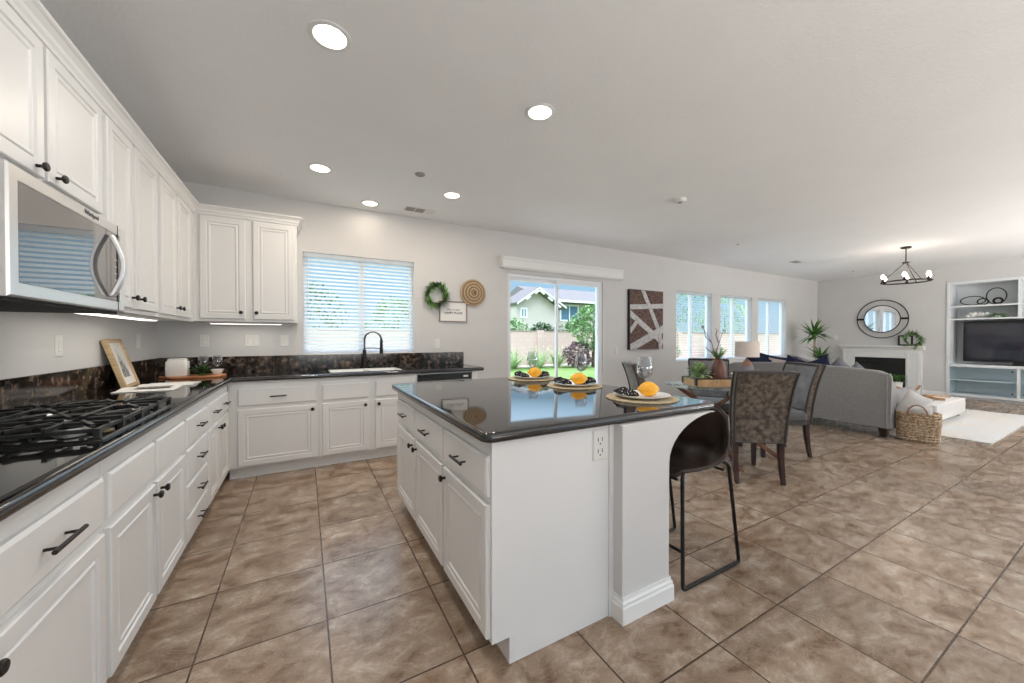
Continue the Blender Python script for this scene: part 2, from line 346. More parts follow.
def base_run(mb, p, q, n):
    """baseboard from p to q, n = inward normal"""
    p = V((*p, 0)); q = V((*q, 0)); n = V((*n, 0)); prof = [(0,0),(.016,0),(.016,.07),(.012,.085),(.012,.092),(.006,.11),(0,.11)]
    L = [[a + n*t + V((0,0,z)) for t, z in prof] for a in (p, q)]; return mb.loft(L)
mb = MB()
for a, b in ((3.06, SL[0]-.02), (SL[1]+.02, XW)): base_run(mb, (a, -.001), (b, -.001), (0, -1))
struct(mb, 'baseboard_window', 'trim_white')
struct(base_run(MB(), (XW, 0), (XW, NI[1]), (-1, 0)), 'baseboard_far', 'trim_white')

def window(n, X0, X1, Z0, Z1):
    g = thing('window_%d' % n, (X0, .1, Z0), None, None); g['kind'] = 'structure'
    f = MB(); t = .035
    f.box(X0, X1, .085, .135, Z0, Z0+t); f.box(X0, X1, .085, .135, Z1-t, Z1); f.box(X0, X0+t, .085, .135, Z0+t, Z1-t); f.box(X1-t, X1, .085, .135, Z0+t, Z1-t)
    xm = (X0+X1)/2; f.box(xm-.03, xm+.03, .08, .13, Z0+t, Z1-t)
    f.build('window_frame', 'vinyl', g, bevel=.003)
    MB().box(X0+t, xm-.03, .108, .112, Z0+t, Z1-t).box(xm+.03, X1-t, .108, .112, Z0+t, Z1-t).build('pane', 'pane', g)
    MB().box(X0-.0, X1+.0, -.012, .084, Z0-.02, Z0-.0005).build('window_sill', 'trim_white', g, bevel=.004)
window(1, *KW)
for i, w in enumerate(W): window(i+2, *w)
def blind(X0, X1, Z0, Z1, pitch, tilt, label, y=.042, width=.046):
    g = thing('window_blind', (X0, y, Z1), label, 'blind')
    MB().box(X0+.006, X1-.006, y-.03, y+.03, Z1-.05, Z1-.002).build('headrail', 'blind', g, bevel=.004)
    s = MB(); z = Z1-.075; c, sn = math.cos(tilt)*width/2, math.sin(tilt)*width/2
    while z > Z0+.035:
        s.add([(X0+.008,y-c,z-sn),(X1-.008,y-c,z-sn),(X1-.008,y,z+.003),(X0+.008,y,z+.003),(X1-.008,y+c,z+sn),(X0+.008,y+c,z+sn)], [(0,1,2,3),(3,2,4,5)]); z -= pitch
    s.build('slats', 'blind', g)
    MB().box(X0+.008, X1-.008, y-.022, y+.022, Z0+.006, Z0+.024).build('bottom_rail', 'blind', g, bevel=.003)
    for x in (X0+.12, X1-.12): MB().cyl((x, y-width/2-.001, Z0+.02), (x, y-width/2-.001, Z1-.05), .0012, 5).build('ladder_cord', 'blind', g)
    MB().cyl((X0+.05, y-.04, Z1-.06), (X0+.05, y-.04, Z1-.6), .004, 8).build('tilt_wand', 'blind', g)
blind(*KW, .0425, math.radians(38), 'white horizontal slat blind in the window over the kitchen sink')
blind(*W[0], .05, math.radians(4), 'white open slat blind in the living window nearest the barn wood art')
blind(*W[1], .05, math.radians(4), 'white open slat blind in the middle one of three living windows')
blind(*W[2], .05, math.radians(4), 'white open slat blind in the living window nearest the tall palm')
# sliding door
g = thing('door_1', (SL[0], .08, 0), None, None); g['kind'] = 'structure'
f = MB(); X0, X1, Z1 = SL[0], SL[1], SL[3]
f.box(X0, X0+.045, .02, .14, 0, Z1); f.box(X1-.045, X1, .02, .14, 0, Z1); f.box(X0+.045, X1-.045, .02, .14, Z1-.045, Z1); f.box(X0+.045, X1-.045, .02, .14, 0, .03)
f.build('door_frame', 'vinyl', g, bevel=.004)
xm = 4.63
for (a, b, y) in ((X0+.045, xm+.04, .095), (xm-.035, X1-.045, .045)):
    p = MB(); t = .042
    p.box(a, a+t, y-.018, y+.018, .03, Z1-.045); p.box(b-t, b, y-.018, y+.018, .03, Z1-.045); p.box(a+t, b-t, y-.018, y+.018, .03, .12); p.box(a+t, b-t, y-.018, y+.018, Z1-.09, Z1-.045)
    q = p.build('door_panel', 'vinyl', g, bevel=.003); MB().box(a+t, b-t, y-.003, y+.003, .12, Z1-.09).build('pane', 'pane', q)
h = MB(); h.box(X1-.098, X1-.068, .004, .026, .92, 1.18); h.tube([(X1-.083, .004, .95), (X1-.083, -.03, .97), (X1-.083, -.03, 1.13), (X1-.083, .004, 1.15)], .007, 8); h.build('door_handle', 'vinyl', g, bevel=.002)
# valance box above the slider
g = thing('blind_valance', (4.75, -.05, 2.25), 'long white valance box above the sliding glass door', 'valance')
f = MB(); A, B = 3.60, 5.90
f.loft([[(x, -.001, 2.25), (x, -.085, 2.25), (x, -.095, 2.27), (x, -.09, 2.35), (x, -.105, 2.385), (x, -.105, 2.40), (x, -.001, 2.40)] for x in (A, B)])
f.build('valance_box', 'trim_white', g)
MB().box(A+.03, B-.03, -.07, -.03, 2.242, 2.2495).build('track', 'plastic', g)

# ------------------------------------------------------------------ ceiling fixtures
def downlight(x, y, warm, watts, label):
    g = thing('recessed_ceiling_light', (x, y, CZ), label, 'ceiling light', 'recessed lights in the kitchen ceiling')
    MB().loft([[(x+r*math.cos(a*PI/16), y+r*math.sin(a*PI/16), z) for a in range(32)] for r, z in ((.098,CZ-.0005),(.098,CZ-.005),(.090,CZ-.009),(.076,CZ-.007),(.074,CZ-.001))], False, False).build('trim_ring', 'trim_white', g, smooth=True)
    MB().lathe([(.0745, CZ-.006), (.0745, CZ-.003)], (x, y, 0), 32).build('lens', 'light_lens_warm' if warm else 'light_lens', g)
    area('downlight_lamp', (x, y, CZ-.012), (0, 0, -1), .14, .14, watts, (1,.86,.70) if warm else (1,.96,.91), 'DISK')
downlight(1.317, -2.584, 0, 12, 'large round recessed light, nearest over the aisle beside the cooktop')
downlight(2.571, -2.576, 0, 9, 'round white recessed light above the middle of the island')
downlight(1.325, -.95, 1, 9, 'warm recessed light nearest the corner of upper cabinets')
downlight(1.841, -.265, 1, 1.2, 'warm recessed light close to the window wall over the sink')
downlight(2.557, -.93, 1, 9, 'warm recessed light just right of the small sprinkler')
def vent(x, y, w, d, label, n=3):
    g = thing('ceiling_vent', (x, y, CZ), label, 'vent')
    MB().box(x-w/2, x+w/2, y-d/2, y+d/2, CZ-.006, CZ-.0005).build('vent_frame', 'trim_white', g, bevel=.002)
    for i in range(n):
        a = x-w/2+.015+i*(w-.03)/n; b = a+(w-.03)/n-.012
        lo = MB()
        for k in range(6):
            yy = y-d/2+.018+k*(d-.036)/6; lo.box(a, b, yy, yy+(d-.036)/6*.7, CZ-.011, CZ-.0065)
        lo.build('louver_bank', 'vent_grey' if i < 2 else 'trim_white', g)
vent(2.39, -.31, .36, .16, 'grey louvered ceiling vent above the sink wall')
vent(9.7, -.99, .36, .16, 'flat white ceiling vent over the living area by the windows')
def button(x, y, r, h, label, name='smoke_detector', cat='smoke detector', m='plastic'):
    g = thing(name, (x, y, CZ), label, cat)
    MB().lathe([(r, CZ-.001), (r, CZ-h*.5), (r*.85, CZ-h), (.001, CZ-h)], (x, y, 0), 24).build('housing', m, g, smooth=True)
    MB().lathe([(r*.35, CZ-h), (r*.3, CZ-h-.008), (.001, CZ-h-.008)], (x, y, 0), 12).build('sensor_cap', 'vent_grey', g)
button(4.745, -2.025, .065, .035, 'round white smoke detector on the ceiling past the island')
button(2.128, -1.261, .045, .012, 'small grey sprinkler cap among the kitchen ceiling lights', 'sprinkler_head', 'sprinkler', 'vent_grey')
button(7.25, -1.227, .04, .01, 'small sprinkler cap on the ceiling over the dining area', 'sprinkler_head', 'sprinkler')
button(11.95, -1.11, .04, .01, 'small sprinkler cap on the ceiling near the far wall', 'sprinkler_head', 'sprinkler')

# ------------------------------------------------------------------ cabinets
DOOR = [(0,0),(0,.015),(.004,.019),(.046,.019),(.051,.0125),(.058,.0125),(.063,.0175),(.071,.0175),(.078,.012)]
DRAW = [(0,0),(0,.012),(.010,.019)]
def knob(p, N, parent):
    return MB().lathe([(.006,0),(.006,.014),(.0085,.016),(.016,.022),(.0165,.027),(.013,.031),(.001,.032)], p, 14, N).build('knob', 'black_metal', parent, smooth=True)
def pull(p, U, N, parent, L=.145):
    p = V(p); U = V(U); N = V(N); m = MB()
    for s in (-1, 1): m.cyl(p+U*s*L*.32, p+U*s*L*.32+N*.03, .0042, 8)
    m.cyl(p-U*L/2+N*.03, p+U*L/2+N*.03, .0062, 10); return m.build('pull_handle', 'bronze', parent, smooth=True)
UL = (0,1,0); NL = (1,0,0)      # left run: along Y, facing +X
UB = (1,0,0); NB = (0,-1,0)     # back run: along X, facing -Y
UI = (0,1,0); NI_ = (-1,0,0)    # island: facing -X
Z3 = (0,0,1)
def front(kind, parent, face, U, N, a, b, z0, z1, hw=None, knob_at=None):
    """kind door/drawer/panel; a..b along U at distance face"""
    axis = 0 if abs(N[0]) else 1
    def P(u, z, t=0):
        return (face+N[0]*t, u, z) if axis == 0 else (u, face+N[1]*t, z)
    o = MB().rings(P(a, z0), U, Z3, N, b-a, z1-z0, DOOR if kind == 'door' else DRAW).build('drawer_front' if kind == 'drawer' else ('door' if kind == 'door' else 'false_front'), 'cabinet_white', parent)
    if kind == 'door' and knob_at: knob(P(knob_at[0], knob_at[1], .019), N, o)
    if kind == 'drawer': pull(P((a+b)/2, (z0+z1)/2, .019), U, N, o, hw or .145)
    return o
G = 'white base cabinets along the walls'
# ---- left run
def base_left(y0, y1, label):
    g = thing('base_cabinet', (.3, (y0+y1)/2, 0), label, 'cabinet', G)
    MB().box(.002, .61, y0+.0005, y1-.0005, .105, .874).box(.002, .55, y0+.0005, y1-.0005, 0, .105).build('carcass', 'cabinet_white', g); return g
g = base_left(-4.28, -3.526, 'white base cabinet at the near end of the left run')
front('drawer', g, .61, UL, NL, -4.26, -3.545, .655, .81); front('door', g, .61, UL, NL, -4.26, -3.545, .12, .625, knob_at=(-3.575, .58))
g = base_left(-3.525, -2.926, 'white cabinet with wide pull drawer over one door, left of the cooktop panels')
front('drawer', g, .61, UL, NL, -3.505, -2.945, .655, .81, .15); front('door', g, .61, UL, NL, -3.505, -2.945, .12, .625, knob_at=(-3.475, .585))
g = base_left(-2.925, -1.991, 'white cabinet with two false panels and two doors below the cooktop')
front('panel', g, .61, UL, NL, -2.905, -2.475, .655, .81); front('panel', g, .61, UL, NL, -2.445, -2.01, .655, .81)
front('door', g, .61, UL, NL, -2.905, -2.475, .12, .625, knob_at=(-2.505, .585)); front('door', g, .61, UL, NL, -2.445, -2.01, .12, .625, knob_at=(-2.415, .585))
g = base_left(-1.99, -1.461, 'white stack of four drawers right of the cooktop cabinet')
for z0, z1 in ((.655,.81), (.455,.635), (.275,.435), (.11,.255)): front('drawer', g, .61, UL, NL, -1.975, -1.48, z0, z1, .12)
g = base_left(-1.46, -.625, 'white cabinet with two drawers and two doors ending at the inner corner')
for a, b, k in ((-1.445, -1.10, -1.13), (-1.08, -.70, -1.05)):
    front('drawer', g, .61, UL, NL, a, b, .655, .81, .12); front('door', g, .61, UL, NL, a, b, .12, .625, knob_at=(k, .585))
# ---- back run
def base_back(x0, x1, label):
    g = thing('base_cabinet', ((x0+x1)/2, -.3, 0), label, 'cabinet', G)
    MB().box(x0+.0005, x1-.0005, -.61, -.002, .105, .874).box(x0+.0005, x1-.0005, -.55, -.002, 0, .105).build('carcass', 'cabinet_white', g); return g
g = base_back(.6105, 1.316, 'white cabinet with one wide drawer over one wide door in the corner')
front('drawer', g, -.61, UB, NB, .68, 1.294, .655, .81, .13); front('door', g, -.61, UB, NB, .68, 1.294, .12, .625, knob_at=(1.262, .585))
g = thing('base_cabinet', (1.79, -.3, 0), 'white sink cabinet with false panels and two doors below the window', 'cabinet', G)
m = MB(); m.box(1.3175, 2.265, -.61, -.002, .105, .66).box(1.3175, 2.265, -.55, -.002, 0, .105).box(1.3175, 2.265, -.61, -.575, .66, .874).box(1.3175, 1.335, -.575, -.002, .66, .874).box(2.2475, 2.265, -.575, -.002, .66, .874); m.build('carcass', 'cabinet_white', g)
for a, b, k in ((1.345, 1.765, 1.735), (1.835, 2.245, 1.865)):
    front('panel', g, -.61, UB, NB, a, b, .655, .81); front('door', g, -.61, UB, NB, a, b, .12, .625, knob_at=(k, .585))
# dishwasher
g = thing('dishwasher', (2.59, -.3, 0), 'dishwasher with black control strip under the counter end', 'dishwasher')
MB().box(2.27, 2.91, -.60, -.01, .005, .872).build('body', 'cabinet_white', g)
MB().rings((2.275, -.60, .11), UB, Z3, NB, .63, .66, [(0,0),(0,.02),(.006,.026)]).build('door', 'cabinet_white', g)
d = MB().rings((2.275, -.60, .785), UB, Z3, NB, .63, .072, [(0,0),(0,.024),(.005,.032)]).build('control_panel', 'black_plastic', g)
MB().box(2.80, 2.86, -.6345, -.632, .812, .832).build('display', 'plastic', d)
MB().box(2.40, 2.72, -.6345, -.632, .790, .797).build('grip_recess', 'dark_slot', d)
g = thing('end_panel', (2.95, -.3, 0), 'white end panel closing the counter run beside the dishwasher', 'cabinet panel')
MB().box(2.911, 2.985, -.62, -.017, 0, .874).build('panel', 'cabinet_white', g)
MB().rings((2.985, -.60, .13), (0,1,0), Z3, (1,0,0), .56, .70, [(0,0),(0,.006),(.05,.006),(.056,.001)]).build('side_moulding', 'cabinet_white', g)

# ---- upper cabinets
GU = 'white upper cabinets'
def crown(mb, pts, inner):
    """crown moulding along world polyline pts (list of xy at cabinet face), inner = outward normals per point"""
    prof = [(0,2.385),(.012,2.385),(.014,2.40),(.022,2.412),(.024,2.428),(.038,2.445),(.046,2.45),(.05,2.455),(.05,2.466),(0,2.466)]
    return mb.loft([[V((p[0]+n[0]*t, p[1]+n[1]*t, z)) for t, z in prof] for p, n in zip(pts, inner)])
def upper_left(y0, y1, z0, label, doors):
    g = thing('upper_cabinet', (.16, (y0+y1)/2, z0), label, 'cabinet', GU)
    MB().box(.002, .33, y0+.0005, y1-.0005, z0, 2.385).build('carcass', 'cabinet_white', g)
    for a, b, k in doors: front('door', g, .33, UL, NL, a, b, z0+(.025 if z0 < 1.6 else .055), 2.37, knob_at=(k, z0+.085))
    return g
upper_left(-2.945, -2.076, 1.806, 'white short upper cabinet with two doors over the microwave', [(-2.925, -2.56, -2.615), (-2.535, -2.10, -2.49)])
upper_left(-2.075, -1.296, 1.405, 'white tall two door upper cabinet just right of the microwave', [(-2.045, -1.735, -1.765), (-1.69, -1.325, -1.66)])
upper_left(-1.295, -.3355, 1.405, 'white tall two door upper cabinet running into the corner', [(-1.255, -.905, -.935), (-.865, -.50, -.835)])
g = thing('upper_cabinet', (.75, -.16, 1.42), 'white two door upper cabinet on the window wall left of the sink', 'cabinet', GU)
MB().box(.002, 1.135, -.335, -.002, 1.415, 2.385).build('carcass', 'cabinet_white', g)
front('door', g, -.335, UB, NB, .376, .712, 1.44, 2.37, knob_at=(.68, 1.50)); front('door', g, -.335, UB, NB, .772, 1.108, 1.44, 2.37, knob_at=(.80, 1.50))
g = thing('crown_moulding', (.33, -.335, 2.385), 'white stepped crown moulding topping the upper cabinets', 'moulding')
crown(MB(), [(.33, -2.945), (.33, -.335), (1.135, -.335), (1.135, -.002)], [(1, 0), (1, -1), (1, -1), (1, 0)]).build('crown_profile', 'cabinet_white', g)
MB().box(.004, .33, -2.944, -.004, 2.3855, 2.392).box(.33, 1.134, -.335, -.004, 2.3855, 2.392).build('top_board', 'cabinet_white', g)
# under cabinet lights
def strip(x0, x1, y0, y1, z, w, label):
    g = thing('under_cabinet_light', ((x0+x1)/2, (y0+y1)/2, z), label, 'light')
    MB().box(x0, x1, y0, y1, z-.018, z-.0005).build('housing', 'plastic', g, bevel=.003)
    MB().box(x0+.01, x1-.01, y0+.01, y1-.01, z-.021, z-.0182).build('lens', 'strip_lens', g)
    area('strip_lamp', ((x0+x1)/2, (y0+y1)/2, z-.024), (0,0,-1), x1-x0-.03, y1-y0-.03, w, (1,.93,.82))
strip(.19, .28, -2.02, -1.05, 1.405, .8, 'long glowing light strip under the left upper cabinets')
strip(.42, 1.0, -.24, -.17, 1.415, .6, 'slim light strip under the upper cabinet left of the sink')

# ---- microwave
g = thing('microwave', (.21, -2.495, 1.385), 'stainless over range microwave with dark window and curved handle', 'microwave')
Y0, Y1 = -2.925, -2.10
MB().box(.002, .3945, Y0+.002, Y1-.002, 1.393, 1.798).build('body', 'steel', g, bevel=.004)
d = MB(); d.rings((.395, Y0, 1.39), UL, Z3, NL, Y1-Y0, .41, [(0,0),(0,.02),(.006,.026),(.045,.026),(.047,.022)]); d = d.build('door', 'steel', g)
MB().box(.4172, .4195, -2.875, -2.13, 1.437, 1.753).build('window', 'dark_glass', d)
MB().box(.419, .4225, -2.176, -2.172, 1.395, 1.797).build('door_gap', 'dark_slot', d)
h = MB(); pts = [V((.421+.040*math.sin(PI*i/12), -2.262, 1.452+.28*i/12)) for i in range(13)]
h.loft([[p+V((0,-.018,0)), p+V((0,.018,0)), p+V((.018,.016,0)), p+V((.018,-.016,0))] for p in pts])
h.build('handle', 'steel', d, bevel=.004, smooth=True)
MB().box(.02, .40, Y0+.02, Y1-.02, 1.378, 1.3948).build('vent_base', 'dark_slot', g)
k = MB()
for i in range(5):
    for j in range(3): k.box(.4195, .4201, -2.20+j*.014, -2.195+j*.014, 1.50+i*.032, 1.506+i*.032)
k.build('keypad', 'plastic', d)
text('Whirlpool', .028, (.4223, -2.42, 1.778), (PI/2, 0, PI/2), 'ink', d, 'logo')

# ---- countertops
g = thing('countertop', (.65, -.65, .876), 'polished black granite countertop running along both kitchen walls', 'countertop')
def bull(pts_n, z0=.875, z1=.914):
    m = MB(); h = (z1-z0)/2; zc = (z0+z1)/2
    prof = [(-.02, z0)]+[(h*math.cos(a)*.7, zc+h*math.sin(a)) for a in [(-PI/2)+PI*i/8 for i in range(9)]]+[(-.02, z1)]
    return m.loft([[V((p[0]+n[0]*t, p[1]+n[1]*t, z)) for t, z in prof] for p, n in pts_n])
m = MB(); z0, z1 = .875, .914
SK = (1.42, 2.14, -.53, -.13)
m.box(.001, .62, -4.30, -.001, z0, z1); m.box(.62, SK[0], -.62, -.001, z0, z1); m.box(SK[0], SK[1], -.62, SK[2], z0, z1); m.box(SK[0], SK[1], SK[3], -.001, z0, z1); m.box(SK[1], 3.03, -.62, -.001, z0, z1)
m.build('stone_top', 'granite', g)
bull([((.637,-4.30),(1,0)), ((.637,-.637),(1,-1)), ((3.04,-.637),(1,-1)), ((3.04,-.001),(1,0))]).build('bullnose_edge', 'granite', g, smooth=True)
g = thing('backsplash', (0, 0, .914), 'low polished granite tile backsplash strip along both walls', 'backsplash')
m = MB(); y = -4.3
while y < -.05: m.box(.0008, .018, y, min(y+.303, -.018), .9145, 1.075); y += .305
x = .0
while x < 3.03: m.box(x, min(x+.303, 3.05), -.018, -.0008, .9145, 1.075); x += .305
m.build('stone_strip', 'granite_splash', g, bevel=.0015)
# ---- sink and faucet
g = thing('kitchen_sink', (1.78, -.33, .72), 'white two basin sink set in the dark counter under the window', 'sink')
xm = 1.80
for a, b in ((SK[0]+.004, xm-.012), (xm+.012, SK[1]-.004)):
    y0, y1 = SK[2]+.004, SK[3]-.004
    def rr_(a, b, y0, y1, i, z): return [(a+i, y0+i, z), (b-i, y0+i, z), (b-i, y1-i, z), (a+i, y1-i, z)]
    MB().loft([rr_(a,b,y0,y1,-.003,.905), rr_(a,b,y0,y1,-.003,.70), rr_(a,b,y0,y1,.01,.70), rr_(a,b,y0,y1,.02,.715), rr_(a,b,y0,y1,.009,.905)][1:][::1], True, False).build('basin', 'ceramic', g)
MB().box(SK[0]+.001, SK[1]-.001, SK[2]+.001, SK[2]+.013, .70, .912).box(SK[0]+.001, SK[1]-.001, SK[3]-.013, SK[3]-.001, .70, .912).box(SK[0]+.001, SK[0]+.014, SK[2]+.013, SK[3]-.013, .70, .912).box(SK[1]-.014, SK[1]-.001, SK[2]+.013, SK[3]-.013, .70, .912).box(xm-.012, xm+.012, SK[2]+.013, SK[3]-.013, .70, .905).build('rim', 'ceramic', g)
fx, fy = 1.80, -.085
g = thing('kitchen_faucet', (fx, fy, .914), 'tall black spring neck faucet standing behind the sink', 'faucet')
MB().lathe([(.03,.9142),(.03,.925),(.024,.93),(.02,.95),(.02,1.12),(.016,1.13)], (fx, fy, 0), 20).build('base_column', 'black_metal', g, smooth=True)
arc = [V((fx, fy, 1.12)), V((fx, fy, 1.20))]+[V((fx+.085-.085*math.cos(a), fy-.05*(1-math.cos(a)), 1.24+.09*math.sin(a))) for a in [PI*i/12 for i in range(13)]]
n_ = MB().tube(arc, .007, 8).build('neck', 'black_metal', g, smooth=True)
s = MB(); pr = []
for i in range(181):
    t = i/180*(len(arc)-1); k = min(int(t), len(arc)-2); p = arc[k].lerp(arc[k+1], t-k); a = i*2*PI/6; pr.append(p+V((math.cos(a)*.011, math.sin(a)*.011, math.sin(a)*.003)))
s.tube(pr, .003, 5).build('spring', 'black_metal', n_, smooth=True)
q = arc[-1]; MB().lathe([(.010,0),(.017,-.02),(.017,-.10),(.021,-.13),(.019,-.17),(.001,-.172)], (q.x, q.y, q.z+.01), 16).build('spray_head', 'black_metal', g, smooth=True)
MB().tube([(fx, fy, 1.14), (fx+.08, fy-.05, 1.145), (q.x-.0, q.y, 1.14)], .006, 6).build('docking_arm', 'black_metal', g)
MB().tube([(fx+.018, fy, .97), (fx+.05, fy-.01, .975), (fx+.09, fy-.02, 1.0)], .006, 8).build('lever', 'black_metal', g)
g = thing('soap_dispenser', (2.03, -.09, .914), 'small black soap pump beside the black faucet', 'soap dispenser')
MB().lathe([(.02,.9142),(.02,.93),(.012,.935),(.012,.96),(.016,.965),(.016,.975),(.001,.976)], (2.03, -.09, 0), 14).build('pump_body', 'black_metal', g, smooth=True)
MB().tube([(2.03, -.09, .972), (2.03, -.13, .975), (2.03, -.15, .965)], .005, 8).build('spout', 'black_metal', g)

# ---- cooktop
g = thing('gas_cooktop', (.33, -2.49, .914), 'black gas cooktop with cast iron grates set in the left counter', 'cooktop')
CX0, CX1, CY0, CY1 = .085, .605, -2.885, -2.09
MB().rings((CX0, CY0, .9143), (1,0,0), (0,1,0), Z3, CX1-CX0, CY1-CY0, [(0,0),(0,.004),(.008,.009)]).build('glass_top', 'cooktop_glass', g)
burn = [(.20,-2.70,.040), (.46,-2.70,.032), (.20,-2.27,.032), (.46,-2.27,.045)]
for x, y, r in burn+[(.33,-2.487,.03)]:
    b = MB().lathe([(r+.018,.923),(r+.018,.928),(r+.006,.934),(r+.006,.938),(.001,.938)], (x,y,0), 24).build('burner', 'steel', g, smooth=True)
    MB().lathe([(r,.938),(r,.946),(r-.005,.949),(.001,.949)], (x,y,0), 24).build('burner_cap', 'cast_iron', b, smooth=True)
for (a, b_) in ((CY0+.02, -2.495), (-2.48, CY1-.02)):
    gr = MB(); zt = .962; x0, x1 = CX0+.02, CX1-.02; w = .0065
    def bar(p, q, r=w): gr.tube([p, q], r, 4, sq=True)
    for x in (x0, x1): bar((x, a, zt-.012), (x, b_, zt-.012))
    for y in (a, b_): bar((x0, y, zt-.012), (x1, y, zt-.012))
    ym = (a+b_)/2; xmid = (x0+x1)/2
    bar((xmid, a, zt-.006), (xmid, b_, zt-.006))
    for cxx in ((x0+xmid)/2, (x1+xmid)/2):
        for dx, dy, L in ((1,0,1),(-1,0,1),(0,1,1),(0,-1,1)):
            ex = (xmid-x0)/2 if dx else 0; ey = (b_-a)/2 if dy else 0
            bar((cxx+dx*.03, ym+dy*.035, zt), (cxx+dx*ex, ym+dy*ey, zt))
            p = (cxx+dx*ex, ym+dy*ey); bar((p[0], p[1], zt-.014), (p[0], p[1], zt+.0065))
        for sx_, sy_ in ((1,1),(-1,1),(1,-1),(-1,-1)):
            bar((cxx+sx_*.035, ym+sy_*.05, zt), (cxx+sx_*.10, ym+sy_*.16, zt))
    for y in (a+(b_-a)*.25, a+(b_-a)*.75): bar((x0, y, zt), (x1, y, zt), .0055)
    for x in (x0, xmid, x1):
        for y in (a, ym, b_): gr.box(x-.009, x+.009, y-.009, y+.009, .9225, zt-.006)
    gr.build('grate', 'cast_iron', g, bevel=.0015)
for i in range(4):
    kb = MB().lathe([(.017,.923),(.016,.945),(.013,.948),(.001,.948)], (.565, -2.62+.085*i, 0), 16).build('control_knob', 'black_plastic', g, smooth=True)

# ------------------------------------------------------------------ island
g = thing('kitchen_island', (2.1, -2.6, 0), 'white kitchen island with panelled doors, plaster column and black stone top', 'island')
IY0, IY1 = -3.40, -1.80
MB().box(1.81, 2.42, IY0, IY1, .105, .874).box(1.885, 2.42, IY0, IY1, 0, .105).build('carcass', 'cabinet_white', g)
for a, b, k in ((-2.335, -1.85, -2.30), (-2.865, -2.365, -2.40), (-3.385, -2.895, -2.925)):
    ar = g
    def PI_(u, z, t=0): return (1.81-t, u, z)
    o = MB().rings(PI_(b, .66), (0,-1,0), Z3, (-1,0,0), b-a, .155, DRAW).build('drawer_front', 'cabinet_white', g)
    pull(PI_((a+b)/2, .738, .019), (0,1,0), (-1,0,0), o, .13)
    o = MB().rings(PI_(b, .12), (0,-1,0), Z3, (-1,0,0), b-a, .51, DOOR).build('door', 'cabinet_white', g)
    knob(PI_(k, .585, .019), (-1,0,0), o)
# pony wall with flared corbel ends
def flare(y0, y1):
    poly = [(2.42, 0), (2.73, 0), (2.73, .66)]
    for i in range(1, 11):
        a = PI/2*i/10; poly.append((2.73+.37*(1-math.cos(a)), .66+.214*math.sin(a)))
    poly.append((2.42, .874))
    return [[(x, y, z) for x, z in poly] for y in (y0, y1)]
m = MB(); m.loft(flare(-3.462, -3.30)); m.loft(flare(-1.96, -1.80)); m.box(2.421, 2.56, -3.30, -1.96, 0, .874)
m.build('pony_wall', 'wall_paint', g, bevel=.012)
m = MB()
pr = [(0,0),(.017,0),(.017,.07),(.013,.078),(.013,.09),(.007,.098),(.006,.112),(0,.112)]
m.loft([[V((p[0]+n[0]*t, p[1]+n[1]*t, z)) for t, z in pr] for p, n in [((2.425,-3.4005),(-1,0)), ((2.425,-3.462),(-1,-1)), ((2.73,-3.462),(1,-1)), ((2.73,-3.30),(1,1)), ((2.56,-3.30),(1,1))]])
m.build('baseboard', 'trim_white', g)
MB().box(2.395, 2.42, -3.408, -3.4002, 0, .874).build('corner_trim', 'cabinet_white', g)
def rrect(x0, x1, y0, y1, r, inset, z, n=8):
    x0 += inset; x1 -= inset; y0 += inset; y1 -= inset; r = max(r-inset, .002); pts = []
    for cx, cy, a0 in ((x1-r, y1-r, 0), (x0+r, y1-r, PI/2), (x0+r, y0+r, PI), (x1-r, y0+r, 1.5*PI)):
        for i in range(n+1): a = a0+PI/2*i/n; pts.append((cx+r*math.cos(a), cy+r*math.sin(a), z))
    return pts
IT = (1.765, 3.165, -3.435, -1.755)
MB().loft([rrect(*IT, .045, i, z) for i, z in ((.012,.8745),(.003,.879),(0,.887),(0,.897),(.003,.908),(.010,.9135),(.016,.914))]).build('stone_top', 'granite', g, smooth=True)
# duplex outlet on the end panel
o = MB().rings((2.302, -3.4003, .72), (1,0,0), Z3, (0,-1,0), .08, .135, [(0,0),(0,.003),(.004,.006)]).build('outlet_plate', 'plastic', g)
m = MB()
for z in (.762, .812):
    m.box(2.327, 2.331, -3.4068, -3.4062, z-.009, z+.009); m.box(2.351, 2.355, -3.4068, -3.4062, z-.009, z+.009); m.lathe([(.004,0),(.004,.001)], (2.341, -3.4062, z-.018), 8, (0,-1,0))
m.build('socket_slots', 'dark_slot', o)

# wall plates
def plate(p, U, N, w, h, label, name='light_switch', cat='switch', rock=1):
    p = V(p); U = V(U); N = V(N); g = thing(name, p, label, cat)
    MB().rings(p-U*w/2-V((0,0,h/2))+N*.0006, U, Z3, N, w, h, [(0,0),(0,.002),(.004,.005)]).build('cover_plate', 'plastic', g)
    for i in range(rock):
        c = p+U*((i-(rock-1)/2)*.046); MB().rings(c-U*.016-V((0,0,.033))+N*.0056, U, Z3, N, .032, .066, [(0,0),(.002,.003)]).build('rocker', 'plastic', g)
plate((0,-1.609,1.217), UL, NL, .075, .12, 'white switch plate on the left wall under the microwave end')
plate((0,-.473,1.237), UL, NL, .075, .12, 'white switch plate on the left wall above the framed sketch')
plate((.338,0,1.232), UB, NB, .075, .12, 'white outlet plate above the glasses in the corner', 'wall_outlet', 'outlet')
plate((.725,0,1.232), UB, NB, .12, .12, 'wide two gang switch plate under the back upper cabinet', rock=2)
plate((1.01,0,1.232), UB, NB, .075, .12, 'white outlet plate close to the left of the sink window', 'wall_outlet', 'outlet')
plate((2.69,0,1.19), UB, NB, .075, .12, 'white switch plate under the small framed quote', rock=1)
plate((5.83,0,1.03), UB, NB, .075, .12, 'white switch plate between the sliding door and the art')
